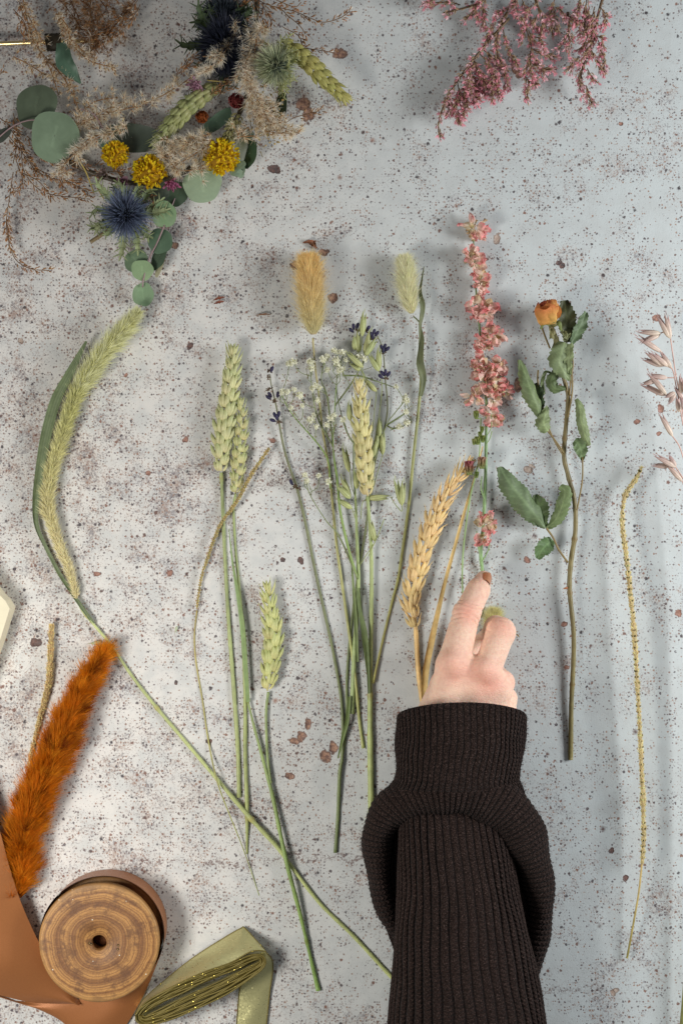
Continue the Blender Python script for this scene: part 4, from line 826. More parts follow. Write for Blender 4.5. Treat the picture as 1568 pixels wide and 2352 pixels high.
def rosette(x, y, r, z, c0, c1, label):
    m = MB(); c = T(x, y, z); m.blob(c, r*.6, c0, 10, 7, .1)
    for i in range(34):
        a = i*2.4; k = (i/34)**.6; u = np.array([math.cos(a), math.sin(a), 0]); p = c+u*r*.62*k+Z*r*.25*(1-k)
        m.petal(p, nrm(u*.4*k+Z*1.0+R.normal(0, .12, 3)), nrm(-u+.01), r*.5, r*.65, jc(c0, .15), jc(c1, .18), .14, .6, 6, 6)
    o = m.build('rose_head', M_petal, wr); o['label'] = label
rosette(543, 233, 26, 66, lin(120, 50, 50), lin(158, 76, 74), 'shrivelled dark red rose head')
rosette(465, 270, 22, 56, lin(136, 66, 26), lin(170, 94, 44), 'shrivelled rust orange rose head')
# short canary grass head
m = MB(); P = spline(TT([(545, 268, 62), (534, 290, 68), (526, 316, 66)]), 16)
for i in range(120):
    k = R.integers(0, 16); u = nrm(R.normal(0, 1, 3)+Z*.4); m.glume(P[k]+u*7, nrm(tang(P)[k]*.9+u*.7), u, 14, 5, None, jc(lin(196, 188, 140), .15), jc(lin(150, 146, 92), .15), n=5, m=5)
wtag(m.build('canary_grass_head', M_husk, wr), 'stubby cream grass head')
# granular flower cluster
m = MB()
for i in range(420):
    p = T(R.normal(614, 17), R.normal(270, 26), R.uniform(46, 74)); m.blob(p, R.uniform(1.4, 3.0), jc(lin(176, 148, 92), .3), 5, 4)
for i in range(60):
    p = T(R.normal(614, 17), R.normal(270, 26), 40); q = p+R.normal(0, 10, 3)+Z*14; m.tube(spline([p, q], 4), .8, 4, lin(150, 130, 80))
wtag(m.build('seed_cluster', M_husk, wr), 'sandy yellow seed cluster')
# feathery reeds
TN, BR, WH = lin(234, 214, 178), lin(176, 134, 90), lin(255, 252, 240)
def reed(segs, z=56, dens=1.0, hl=17, tuft=7, pale=.5, spread=14, label=None, c=TN, brn=BR, side=1.0, branch=None, par=None):
    m = MB()
    for seg in segs:
        P = spline(TT([(*f5(p), z+R.uniform(-6, 6)) for p in seg]), 50); t, a, b = frames(P); m.tube(P, 1.3, 5, brn); L = np.linalg.norm(np.diff(P, axis=0), axis=1).sum()
        for i in range(int(L/5.*dens)):
            k = R.integers(0, 50); rd = a[k]*R.normal(0, 1)*side+b[k]*R.normal(0, .7); q = P[k]+rd*spread*.5*R.uniform(.2, 1); d = nrm(t[k]*.6+nrm(rd)*.9)
            m.strands(np.array([P[k]]), np.array([q-P[k]]), np.linalg.norm(q-P[k]), 1.2, np.zeros((1, 3)), brn, brn)
            m.glume(q, d, Z, 8, 2.6, None, jc(brn, .25), jc(lin(178, 120, 72), .2), n=5, m=4)
            nn = tuft+R.integers(2, 7); cc = WH if R.random() < pale else c
            m.strands(np.tile(q, (nn, 1)), nrm(d+R.normal(0, .65, (nn, 3))), hl*R.uniform(.5, 1.1, nn), .95, R.normal(0, .2, (nn, 3)), jca(c, nn, .2), jca(cc, nn, .15))
    o = m.build('reed_plume', M_hair, wr)
    if label: o['label'] = label
reed([[(1170, 100), (1110, 180), (1085, 300), (1110, 420), (1150, 520)], [(1120, 130), (1080, 260), (1110, 380), (1200, 560)], [(1180, 110), (1140, 150), (1120, 260)]], 92, 2.0, 23, 11, .85, 24, 'thick pale tan reed plume beside the pale thistle')
reed([[(1090, 420), (1130, 520), (1180, 580), (1290, 590)], [(1150, 520), (1240, 560), (1320, 590)], [(1100, 560), (1050, 600), (1130, 600)], [(1160, 440), (1220, 520), (1260, 540)]], 84, 1.6, 20, 8, .75, 24)
reed([[(930, 590), (830, 640), (740, 700), (700, 640)], [(940, 620), (860, 680), (760, 740)], [(740, 600), (740, 680), (790, 750), (900, 745)], [(900, 620), (820, 610), (760, 640)]], 76, 1.9, 22, 11, .75, 22, 'beige reed plume between the yellow heads')
reed([[(1040, 100), (1030, 170), (990, 230), (940, 290), (880, 330)], [(1000, 200), (960, 240), (900, 250)]], 106, 1.3, 21, 16, .75, 8, 'thin reed plume over the navy thistle')
reed([[(560, 560), (480, 590), (380, 640), (300, 710), (260, 780)], [(470, 590), (400, 610), (330, 680)]], 70, 2.0, 20, 9, .85, 18)
reed([[(340, 560), (440, 510), (600, 470), (700, 430), (790, 380), (900, 300)], [(360, 540), (460, 490), (560, 440)], [(340, 520), (420, 450), (520, 430)]], 60, 1.8, 20, 9, .7, 22, 'long reed plume running inside the ring')
reed([[(260, 60), (280, 160), (330, 210), (400, 270), (510, 300)], [(250, 60), (300, 120), (310, 200)], [(270, 90), (340, 200), (420, 260)]], 72, 1.4, 14, 7, .5, 12)
reed([[(100, -20), (120, 80), (150, 180), (220, 300), (260, 420)], [(150, 180), (190, 240), (250, 300)], [(200, 260), (280, 340), (320, 420)], [(60, 250), (120, 280), (200, 330)], [(260, 300), (320, 380), (330, 460)], [(330, 440), (350, 500), (330, 560)], [(120, 60), (170, 150), (200, 200)]], 52, 1.6, 14, 6, .3, 18, 'loose reed plume at the left of the wreath')
DB = lin(128, 92, 58)
reed([[(330, -20), (420, 60), (440, 200)], [(400, -20), (400, 100), (360, 220)], [(300, -30), (340, 60), (400, 180), (440, 240)], [(420, -30), (480, 60), (460, 160)], [(600, 0), (520, 100), (430, 190)], [(560, 30), (480, 150), (400, 230)], [(250, -20), (330, 80), (380, 160)], [(480, -20), (460, 60), (400, 100)]], 46, 1.5, 20, 7, .2, 44, 'dense brown reed plume at the top', lin(160, 126, 92), lin(132, 90, 56))
def fine(segs, z=40, dens=1.0, label=None, name='reed_branch', sep=False):
    """airy brown seed branches: little pointed seeds on hair-thin twigs"""
    if sep:
        for sg in segs: fine([sg], z, dens, label, name)
        return
    m = MB()
    for seg in segs:
        P = spline(TT([(*f5(p), z+R.uniform(-8, 8)) for p in seg]), 50); t, a, b = frames(P); m.tube(P, 1.0, 4, lin(128, 92, 56)); L = np.linalg.norm(np.diff(P, axis=0), axis=1).sum()
        for i in range(int(L/5.5*dens)):
            k = R.integers(2, 50); sg = 1 if R.random() < .5 else -1; d = nrm(t[k]+a[k]*sg*R.uniform(.3, .9)+b[k]*R.normal(0, .3)); q = P[k]+d*R.uniform(2, 9)
            m.glume(q, d, Z, R.uniform(8, 13), 3, None, jc(lin(140, 92, 52), .3), jc(lin(176, 126, 76), .3), n=5, m=4)
            if R.random() < .35:
                nn = 3; m.strands(np.tile(q, (nn, 1)), nrm(d+R.normal(0, .5, (nn, 3))), 11, .9, np.zeros((nn, 3)), jca(TN, nn), jca(WH, nn))
    o = m.build(name, M_husk, wr)
    if label: o['label'] = label
fine([[(60, 760), (40, 900), (30, 1000), (60, 1130), (130, 1185), (220, 1195)], [(70, 700), (100, 800), (60, 860)], [(30, 960), (40, 1050), (40, 1100)]], 34, 1.3, 'brown reed branch hanging down at the left')
fine([[(40, 560), (90, 640), (110, 760), (200, 850), (400, 880)], [(60, 500), (80, 600), (60, 720)], [(100, 640), (160, 740), (300, 800), (390, 850)], [(120, 600), (220, 700), (330, 780)], [(130, 740), (240, 790), (380, 800)], [(90, 760), (170, 800), (230, 870)], [(120, 640), (200, 660), (300, 720), (420, 740)], [(0, 520), (50, 560), (110, 600)], [(150, 680), (260, 740), (280, 850)], [(40, 600), (120, 700), (160, 760)]], 30, 1.5, 'tangle of brown reed branches below the round leaves')
fine([[(1130, -10), (1180, 20), (1300, 50), (1370, 80), (1430, 98), (1500, 80), (1545, 50)], [(1180, 20), (1240, 40), (1280, 80)], [(1220, 0), (1300, 30), (1330, 10)], [(1260, 60), (1320, 110), (1350, 150)]], 48, 1.4, 'brown reed branch reaching right at the top')
fine([[(1280, 190), (1340, 210), (1430, 225), (1480, 235)], [(1250, 120), (1320, 160), (1340, 220)], [(1290, 200), (1350, 260), (1400, 300)], [(1240, 560), (1300, 520), (1410, 490)]], 48, 1.2, sep=True)
fine([[(610, 0), (540, 90), (500, 150), (420, 200)], [(560, 60), (500, 100), (440, 170)], [(620, 20), (600, 60), (520, 160)], [(80, -10), (100, 60), (90, 130)], [(60, 40), (110, 100), (120, 160)], [(0, 330), (20, 310)], [(1160, 20), (1200, 110), (1130, 130)], [(1100, -20), (1150, 60), (1180, 140)], [(1000, -20), (1060, 40), (1120, 100)], [(900, -10), (1000, 10), (1100, 20)]], 52, 1.6, sep=True)
fine([[(800, 330), (830, 260), (900, 240)], [(780, 340), (800, 300), (870, 290)], [(960, 430), (990, 400), (1040, 380)], [(930, 420), (1000, 360), (1060, 330)]], 70, 1.6, sep=True)
fine([[(400, 780), (470, 760), (560, 760)], [(420, 730), (480, 700), (540, 790)], [(640, 860), (680, 880), (670, 930)], [(560, 860), (620, 880), (650, 900)], [(380, 560), (430, 560), (480, 600)]], 44, 1.4, sep=True)
# thin straws
for seg in ([(345, 700), (380, 760), (415, 850)], [(550, 520), (520, 570), (480, 600)], [(915, 355), (1000, 362)], [(430, 830), (460, 880)]):
    m = MB(); m.tube(spline(TT([(*f5(p), 62) for p in seg]), 14), 1.6, 5, lin(166, 146, 80)); m.build('straw', M_stem, wr)
# ------------------------------------------------------------------ wooden spool
sc = T(228, 2165, 84); so = np.array([sc[0], sc[1], 0.])
M_wood, nt, out = newmat('ring_wood')
P_ = objcoord(nt, 1/S)
nv = N(nt, 'ShaderNodeTexNoise', i_Scale=1/70, i_Detail=2.0); nt.links.new(P_, nv.inputs[0])
sx = N(nt, 'ShaderNodeSeparateXYZ'); nt.links.new(P_, sx.inputs[0])
offp = N(nt, 'ShaderNodeVectorMath', operation='MULTIPLY'); nt.links.new(P_, offp.inputs[0]); offp.inputs[1].default_value = (1, 1.06, 0)
ln = N(nt, 'ShaderNodeVectorMath', operation='LENGTH'); nt.links.new(offp.outputs[0], ln.inputs[0])
rad = math_(nt, 'ADD', ln.outputs['Value'], math_(nt, 'MULTIPLY', math_(nt, 'SUBTRACT', nv.outputs[0], .5), 22))
def n1(scale, detail=4., src=None):
    n = N(nt, 'ShaderNodeTexNoise', noise_dimensions='1D', i_Scale=scale, i_Detail=detail); nt.links.new(src, n.inputs['W']); return n.outputs[0]
r1 = n1(1/17, 5., rad)
at2 = N(nt, 'ShaderNodeMath', operation='ARCTAN2'); nt.links.new(sx.outputs[1], at2.inputs[0]); nt.links.new(sx.outputs[0], at2.inputs[1])
cmb = N(nt, 'ShaderNodeCombineXYZ'); nt.links.new(math_(nt, 'MULTIPLY', at2.outputs[0], 30), cmb.inputs[0]); nt.links.new(math_(nt, 'MULTIPLY', ln.outputs['Value'], .02), cmb.inputs[1])
rayn = N(nt, 'ShaderNodeTexNoise', i_Scale=1.0, i_Detail=3.0); nt.links.new(cmb.outputs[0], rayn.inputs[0])
c = mixc(nt, ramp(nt, r1, .34, .66), lin(124, 80, 44), lin(190, 138, 78))
c = mixc(nt, math_(nt, 'MULTIPLY', ramp(nt, math_(nt, 'SINE', math_(nt, 'MULTIPLY', math_(nt, 'ADD', rad, math_(nt, 'MULTIPLY', r1, 14)), .95)), .3, 1.), .5), c, lin(96, 58, 30))
c = mixc(nt, math_(nt, 'MULTIPLY', ramp(nt, rayn.outputs[0], .4, .75), .2), c, lin(188, 142, 82))
bl = N(nt, 'ShaderNodeTexNoise', i_Scale=1/38, i_Detail=5.0, i_Roughness=.7); nt.links.new(P_, bl.inputs[0])
c = mixc(nt, math_(nt, 'MULTIPLY', ramp(nt, bl.outputs[0], .46, .62), .75), c, lin(100, 64, 38))
fn = N(nt, 'ShaderNodeTexNoise', i_Scale=1/2.5, i_Detail=3.0); nt.links.new(P_, fn.inputs[0])
c = mixc(nt, math_(nt, 'MULTIPLY', ramp(nt, fn.outputs[0], .5, .7), .45), c, lin(104, 70, 44))
c = mixc(nt, math_(nt, 'MULTIPLY', ramp(nt, ln.outputs['Value'], 120., 137.), .35), c, lin(190, 148, 92))
wsp = N(nt, 'ShaderNodeTexVoronoi', i_Scale=1/15); nt.links.new(P_, wsp.inputs['Vector']); wc = N(nt, 'ShaderNodeSeparateColor'); nt.links.new(wsp.outputs['Color'], wc.inputs[0])
wm = math_(nt, 'MULTIPLY', math_(nt, 'LESS_THAN', wsp.outputs['Distance'], .09), math_(nt, 'LESS_THAN', wc.outputs[0], .13))
c = mixc(nt, wm, c, lin(226, 216, 196))
b = N(nt, 'ShaderNodeBsdfPrincipled', i_Roughness=.55); nt.links.new(c, b.inputs['Base Color'])
hb = math_(nt, 'ADD', math_(nt, 'MULTIPLY', r1, .6), math_(nt, 'ADD', math_(nt, 'MULTIPLY', rayn.outputs[0], .5), fn.outputs[0]))
bp = N(nt, 'ShaderNodeBump', i_Strength=.5, i_Distance=S*1.2); nt.links.new(hb, bp.inputs['Height']); nt.links.new(bp.outputs[0], b.inputs['Normal']); nt.links.new(b.outputs[0], out.inputs[0])

def lathe(mb, prof, n=96, c=(.5, .5, .5), o=(0, 0, 0), wob=.006):
    th = np.linspace(0, 2*PI, n, endpoint=False); G = np.zeros((len(prof), n, 3))
    for i, (r, z) in enumerate(prof):
        rr = r*(1+(wob*np.sin(th*2+1)+wob*.6*np.sin(th*3)+wob*.4*np.sin(th*7)) if r > 60 else 1.)
        G[i] = np.stack([o[0]+rr*np.cos(th), o[1]+rr*np.sin(th), np.full(n, o[2]+z)], 1)
    mb.grid(G, c, closev=True)
sp = thing('wooden_spool', 'round wooden spool with growth rings and a centre hole, standing on its end', 'spool', so)
for z0, nm in ((64, 'top_disc'), (2, 'bottom_disc')):
    mb = MB(); lathe(mb, [(17, 0), (17, 20), (18.5, 22), (60, 22.3), (100, 22.1), (128, 22), (132, 21), (134, 18.5), (134.5, 12), (134, 4), (132, 1), (128, 0), (60, 0), (17, 0)], o=(so[0], so[1], z0)); mb.build(nm, M_wood, sp)
mb = MB(); lathe(mb, [(20.5, 2), (20.5, 84), (40, 84), (40, 3)], o=(so[0], so[1], 0), c=lin(96, 64, 40)); mb.build('core', M_wood, sp)
M_hole = plantmat('dark_hole', .8, 0, .3, 8, .5, 4, .1)
mb = MB(); mb.blob(np.array([so[0], so[1], 38.]), (19.8, 19.8, 14), lin(92, 56, 34), 14, 9, .1); mb.build('hole_plug', M_hole, sp)
for x, y in ((271, 2180), (272, 2171), (210, 2169), (206, 2166)):
    mb = MB(); q = T(x, y, 86.4); mb.tube([q-Z*2, q+Z*.6], [3.2, 2.6], 10, lin(60, 48, 34)); mb.tube([q+Z*.4, q+Z*1.0], [1.6, 1.2], 8, lin(172, 136, 84)); mb.build('nail', M_stem, sp)

# ------------------------------------------------------------------ copper satin ribbon
def cloth_mat(name, c, c2, rough, metal, weave, sheen=0., glitter=0., gc=None, wstr=.25):
    m, nt, out = newmat(name); P_ = objcoord(nt, 1/S)
    b = N(nt, 'ShaderNodeBsdfPrincipled', i_Roughness=rough, i_Metallic=metal)
    b.inputs['Sheen Weight'].default_value = sheen
    wv = N(nt, 'ShaderNodeTexWave', i_Scale=1/weave, i_Distortion=.6); wv.bands_direction = 'DIAGONAL'; nt.links.new(P_, wv.inputs[0])
    nz = N(nt, 'ShaderNodeTexNoise', i_Scale=1/3., i_Detail=2.0); nt.links.new(P_, nz.inputs[0])
    cc = mixc(nt, math_(nt, 'MULTIPLY', math_(nt, 'ADD', wv.outputs['Fac'], nz.outputs[0]), .5), c, c2)
    if glitter:
        vo = N(nt, 'ShaderNodeTexVoronoi', i_Scale=1/2.8); nt.links.new(P_, vo.inputs['Vector']); s = N(nt, 'ShaderNodeSeparateColor'); nt.links.new(vo.outputs['Color'], s.inputs[0])
        g = math_(nt, 'MULTIPLY', math_(nt, 'LESS_THAN', s.outputs[0], glitter), math_(nt, 'LESS_THAN', vo.outputs['Distance'], .38))
        cc = mixc(nt, g, cc, gc); nt.links.new(math_(nt, 'MAXIMUM', g, metal), b.inputs['Metallic'])
        nt.links.new(math_(nt, 'SUBTRACT', rough, math_(nt, 'MULTIPLY', g, rough*.4)), b.inputs['Roughness'])
        nb = N(nt, 'ShaderNodeVectorMath', operation='SUBTRACT'); nt.links.new(vo.outputs['Color'], nb.inputs[0]); nb.inputs[1].default_value = (.5, .5, .5)
        ns = N(nt, 'ShaderNodeVectorMath', operation='SCALE'); nt.links.new(nb.outputs[0], ns.inputs[0]); nt.links.new(math_(nt, 'ADD', math_(nt, 'MULTIPLY', g, .45), .13), ns.inputs['Scale'])
        ge = N(nt, 'ShaderNodeNewGeometry'); ad = N(nt, 'ShaderNodeVectorMath', operation='ADD'); nt.links.new(ge.outputs['Normal'], ad.inputs[0]); nt.links.new(ns.outputs[0], ad.inputs[1])
        nn = N(nt, 'ShaderNodeVectorMath', operation='NORMALIZE'); nt.links.new(ad.outputs[0], nn.inputs[0]); nt.links.new(nn.outputs[0], b.inputs['Normal'])
    else:
        bp = N(nt, 'ShaderNodeBump', i_Strength=wstr, i_Distance=S*.8); nt.links.new(math_(nt, 'ADD', wv.outputs['Fac'], nz.outputs[0]), bp.inputs['Height']); nt.links.new(bp.outputs[0], b.inputs['Normal'])
    nt.links.new(cc, b.inputs['Base Color']); nt.links.new(b.outputs[0], out.inputs[0]); return m
M_satin = cloth_mat('copper_satin', lin(150, 92, 50), lin(176, 114, 66), .4, .3, 2.2, .05)
M_satin_in = M_satin
def loft(mb, A, B, n=70, m=14, bulge=0., c=(.5, .5, .5)):
    A = spline(TT(A), n); B = spline(TT(B), n); t = np.linspace(0, 1, m)
    G = A[None]*(1-t)[:, None, None]+B[None]*t[:, None, None]; G = G+Z*bulge*np.sin(PI*t)[:, None, None]; uu = np.linspace(0, 1, n)[None, :, None]; G = G+Z*bulge*.16*np.sin(PI*t)[:, None, None]*np.sin(uu*17+t[:, None, None]*6); mb.grid(G, c)
    nrmv = np.array([0, 0, -.9]); mb.grid((G+nrmv)[::-1], c)
rb = thing('satin_ribbon', 'wide copper brown satin ribbon looped round the wooden spool, trailing off left', 'ribbon', T(247, 2128, 0))
mb = MB(); loft(mb, [(-60, 1760, 60), (-22, 1850, 60), (2, 1915, 60), (22, 1990, 56), (50, 2075, 46), (92, 2168, 34), (130, 2225, 22), (185, 2303, 8)], [(-300, 1900, 60), (-240, 2050, 54), (-180, 2160, 46), (-110, 2240, 34), (-50, 2272, 26), (0, 2286, 18), (80, 2303, 10), (184, 2306, 7)], bulge=14)
mb.build('trailing_band', M_satin, rb)
mb = MB(); loft(mb, [(-70, 2262, 12), (20, 2296, 4), (110, 2300, 3), (200, 2290, 6), (290, 2245, 12), (352, 2196, 18), (364, 2168, 22)], [(-60, 2266, 10), (40, 2300, 3), (126, 2336, 3), (190, 2380, 4), (262, 2385, 6), (325, 2296, 8), (370, 2192, 10)], bulge=5)
mb.build('bottom_band', M_satin, rb)
rc = T(247, 2127, 0); m = 130; th = np.linspace(-.62, PI+.55, m); rr = 134+4*np.sin(th*2+1)
mb = MB()
for off, zz in ((0, 0), (-1.4, 0)):
    A = np.stack([rc[0]+(rr+off)*np.cos(th), rc[1]+(rr+off)*np.sin(th), np.full(m, 2.)], 1); B = A.copy(); B[:, 2] = 76+3*np.sin(th*3); B[:, :2] = rc[:2]+(B[:, :2]-rc[:2])*1.02
    t = np.linspace(0, 1, 8)[:, None, None]; G = A[None]*(1-t)+B[None]*t; mb.grid(G if off == 0 else G[::-1], (.5, .5, .5))
mb.build('loose_loop', M_satin, rb)
mb = MB(); lathe(mb, [(118, 24), (119, 30), (120, 44), (119, 58), (118, 63)], o=(so[0], so[1], 0), wob=.003); mb.build('wound_layers', M_satin, rb)

# ------------------------------------------------------------------ green metallic ribbon
M_gr = cloth_mat('green_lame', lin(176, 170, 116), lin(226, 220, 164), .34, .6, 2.4, .1, .07, lin(236, 226, 170))
M_gold = cloth_mat('gold_edge', lin(92, 82, 36), lin(130, 114, 52), .5, .3, 2., 0, .06, lin(236, 214, 110))
gr = thing('metallic_ribbon', 'folded green gold metallic ribbon coiled on its edge with one flat tail', 'ribbon', T(460, 2260, 0))
outl = TT([(312,2331),(334,2303),(386,2273),(464,2237),(529,2214),(570,2196),(598,2193),(610,2207),(602,2226),(568,2252),(516,2286),(438,2322),(386,2343),(340,2353),(316,2347)], 56)
med = spline(TT([(330, 2335), (400, 2297), (470, 2265), (530, 2238), (594, 2208)], 56), 60)
def closed(Pc, n=160): 
    Q = np.vstack([Pc, Pc[:1]]); return spline(Q, n)
rims = MB(); bands = MB(); OL = closed(outl)
d2 = np.array([med[np.linalg.norm(med[:, :2]-p[:2], axis=1).argmin()] for p in OL])
for k, f in enumerate((0, .13, .26, .38, .5, .62, .75)):
    Q = OL*(1-f)+d2*f + np.array([0, 0, -1.5*k])
    wv = 2.0*np.sin(np.linspace(0, 2*PI*5, len(Q))+k*2)*(k > 0); n2 = nrm(np.cross(Z, tang(Q))); Q = Q+n2*wv[:, None]; Q[:, 2] += 1.5*np.sin(np.linspace(0, 9, len(Q))+k)
    Bm = Q.copy(); Bm[:, 2] = 3; t = np.linspace(0, 1, 6)[:, None, None]; G = Q[None]*(1-t)+Bm[None]*t
    bands.grid(G, (.5, .5, .5)); rims.tube(Q+Z*.6, 2.1, 6)
    mid = (OL*(1-f-.065)+d2*(f+.065)); mid[:, 2] -= 6+k; rims.tube(mid, 1.8, 5)
cb = bands.build('coiled_band', M_gr, gr); rims.build('gold_edging', M_gold, gr)
mb = MB(); A = [(313, 2330, 57), (336, 2301, 58), (386, 2271, 58), (464, 2234, 58), (529, 2211, 58), (575, 2186, 60), (603, 2184, 60), (610, 2186, 58)]
B = [(311, 2329, 50), (330, 2296, 30), (366, 2262, 14), (443, 2200, 6), (516, 2153, 6), (553, 2132, 8), (563, 2132, 10), (610, 2183, 50)]
loft(mb, A, B, 80, 14, 5)
mb.build('outer_band', M_gr, gr)
mb = MB(); mb.tube(spline(TT(A), 80)+Z*.5, 1.4, 5); mb.tube(spline(TT(B), 80)+Z*.5, 1.2, 5)
tl = [(590, 2190, 30), (575, 2220, 10), (552, 2267, 4), (545, 2330, 3), (538, 2420, 3)]; trr = [(609, 2184, 50), (627, 2212, 16), (620, 2278, 5), (613, 2345, 4), (606, 2420, 3)]
mb.tube(spline(TT(tl), 60)+Z*1, 1.4, 5); mb.tube(spline(TT(trr), 60)+Z*1, 1.4, 5); mb.build('gold_edging', M_gold, gr)
mb = MB(); loft(mb, tl, trr, 60, 12, 5); mb.build('tail', M_gr, gr)

# ------------------------------------------------------------------ small things
mb = MB()
top = TT([(-60, 1290, 60), (0, 1367, 60), (13, 1380, 60), (23, 1398, 60), (0, 1472, 60), (-60, 1640, 60)])
cr = lin(236, 226, 196)
for z0, z1 in ((0, 17), (17.6, 37), (37.6, 60)):
    a = top.copy(); a[:, 2] = z1; b_2 = top.copy(); b_2[:, 2] = z0; inset = .8 if z0 else 0
    mb.grid(np.stack([b_2, a]), cr); c0_ = a.mean(0); mb.grid(np.stack([a, np.tile(a[0]*.5+a[-1]*.5, (6, 1))]), cr)
M_card = plantmat('cream_card', .6, 0, .06, 60, .2, 6, .3)
tag(mb.build('card_stack', M_card, None, origin=T(-20, 1440, 0), smooth=False), 'cream white stack of thick card poking in at the left edge', 'card')
def husk(lab, x0, y0, x1, y1, w, c, z=5):
    m = MB(); p = T(x0, y0, z); q = T(x1, y1, z); m.glume(p, q-p, Z, np.linalg.norm(q-p), w, w*.7, c, jc(c, .1), n=8, m=7, bend=.1); m.strands(np.array([q-(q-p)*.1]), np.array([q-p]), np.linalg.norm(q-p)*.4, 1.4, np.zeros((1, 3)), c, c)
    tag(m.build('loose_husk', M_husk, None, origin=p), lab, 'husk')
husk('pale green loose husk lying beside the bristle grass stem, just above the orange plume', 233, 1475, 208, 1478, 9, lin(186, 190, 146))
husk('tiny pale green husk on the bare stone between the orange plume and the tall wheat', 407, 1438, 403, 1452, 6, lin(196, 204, 172))
def flake(lab, x, y, segs, w, c):
    m = MB()
    for a, b in segs:
        P, ww = spline(TT([(x+a[0], y+a[1], 3), (x+(a[0]+b[0])/2, y+(a[1]+b[1])/2-1, 9), (x+b[0], y+b[1], 4)]), 16, [w*.3, w, .6]); m.leafsurf(P, ww, jc(c, .15), .9, 7, serr=.3, nserr=4, wav=1, thick=.4)
    tag(m.build('dried_flake', M_leaf, None, origin=T(x, y, 0)), lab, 'dried leaf')
flake('crumpled brown dried flake above the amber bunny tail', 715, 560, [((-20, -2), (12, -6)), ((-6, -2), (14, 10)), ((4, -8), (10, 12))], 5, lin(140, 92, 64))
flake('split reddish brown dried flake on the stone below the wreath, right of the eucalyptus tip', 503, 688, [((14, -6), (-14, 2)), ((12, 4), (-12, 10))], 4, lin(130, 74, 52))
flake('thin pale brown dried flake left of the amber bunny tail', 605, 722, [((18, 0), (-18, 2))], 2.5, lin(158, 116, 88))
flake('little golden dried flake right of the bent finger', 1188, 1460, [((4, 4), (-4, -4))], 2, lin(176, 140, 70))

# ------------------------------------------------------------------ person: hand and wrist, one continuous skin
def surfnet(F, o, h):
    s = F < 0; nx, ny, nz = F.shape
    acc = np.zeros((nx-1, ny-1, nz-1, 3)); cnt = np.zeros((nx-1, ny-1, nz-1))
    for ax in range(3):
        sl0 = [slice(None)]*3; sl1 = [slice(None)]*3; sl0[ax] = slice(0, -1); sl1[ax] = slice(1, None)
        f0 = F[tuple(sl0)]; f1 = F[tuple(sl1)]; x = (f0 < 0) != (f1 < 0); t = np.where(x, f0/np.where(x, f0-f1, 1), 0)
        others = [a for a in range(3) if a != ax]
        for da in (0, 1):
            for db in (0, 1):
                sl = [slice(None)]*3
                sl[others[0]] = slice(da, F.shape[others[0]]-1+da); sl[others[1]] = slice(db, F.shape[others[1]]-1+db)
                xm = x[tuple(sl)]; tm = t[tuple(sl)]; v = np.zeros(xm.shape+(3,)); v[..., ax] = tm; v[..., others[0]] = da; v[..., others[1]] = db
                acc += v*xm[..., None]; cnt += xm
    act = cnt > 0; idx = -np.ones(act.shape, int); idx[act] = np.arange(act.sum())
    I = np.argwhere(act); V = (I+acc[act]/cnt[act][:, None])*h+o; Q = []
    for ax in range(3):
        o1, o2 = [(1, 2), (2, 0), (0, 1)][ax]
        sl0 = [slice(None)]*3; sl1 = [slice(None)]*3; sl0[ax] = slice(0, -1); sl1[ax] = slice(1, None)
        x = s[tuple(sl0)] != s[tuple(sl1)]; E = np.argwhere(x); E = E[(E[:, o1] > 0) & (E[:, o2] > 0) & (E[:, o1] < F.shape[o1]-1) & (E[:, o2] < F.shape[o2]-1)]
        def cell(d1, d2):
            c = E.copy(); c[:, o1] -= d1; c[:, o2] -= d2; return idx[c[:, 0], c[:, 1], c[:, 2]]
        q = np.stack([cell(1, 1), cell(0, 1), cell(0, 0), cell(1, 0)], 1); fl = s[tuple(E.T)]; q[~fl] = q[~fl][:, ::-1]; Q.append(q)
    return V, np.vstack(Q)
h = 1.8; lo = T(930, 1880, 0)+np.array([-30, -10, -12]); hi = T(1215, 1290, 0)+np.array([20, 15, 240])
gx, gy, gz = [np.arange(lo[i], hi[i], h) for i in range(3)]; X3 = np.stack(np.meshgrid(gx, gy, gz, indexing='ij'), -1).astype(np.float32)
def cap(a, b, ra, rb, sq=None):
    a = T(*a); b = T(*b); ab = b-a; q = X3-a; t = np.clip((q@ab)/(ab@ab), 0, 1); return np.linalg.norm(q-t[..., None]*ab, axis=-1)-(ra+(rb-ra)*t)
def smin(a, b, k): hh = np.clip(.5+.5*(b-a)/k, 0, 1); return b*(1-hh)+a*hh-k*hh*(1-hh)
IDX = [(1040, 1526, 158), (1071, 1409, 128), (1097, 1356, 88), (1110, 1329, 56)]
MID = [(1118, 1540, 160), (1149, 1452, 134), (1138, 1440, 74), (1118, 1462, 34)]
idx_ = smin(cap(IDX[0], IDX[1], 35, 30.5), cap(IDX[1], IDX[2], 30.5, 26.5), 6); idx_ = smin(idx_, cap(IDX[2], IDX[3], 26.5, 18), 6)
idx_ = smin(idx_, cap((1067, 1408, 132), (1076, 1406, 130), 26, 26), 5)
mid_ = smin(cap(MID[0], MID[1], 30, 32), cap(MID[1], MID[2], 32, 25), 8); mid_ = smin(mid_, cap(MID[2], MID[3], 25, 18), 6)
rng = smin(cap((1144, 1590, 146), (1152, 1568, 118), 30, 27), cap((1152, 1568, 118), (1140, 1545, 60), 27, 20), 8)
lit = smin(cap((1158, 1640, 130), (1162, 1604, 100), 26, 23), cap((1162, 1604, 100), (1150, 1590, 54), 23, 17), 8)
thb = smin(cap((992, 1650, 118), (1018, 1568, 82), 40, 27), cap((1018, 1568, 82), (1072, 1500, 50), 27, 22), 10); thb = smin(thb, cap((1072, 1500, 50), (1106, 1472, 34), 22, 17), 6)
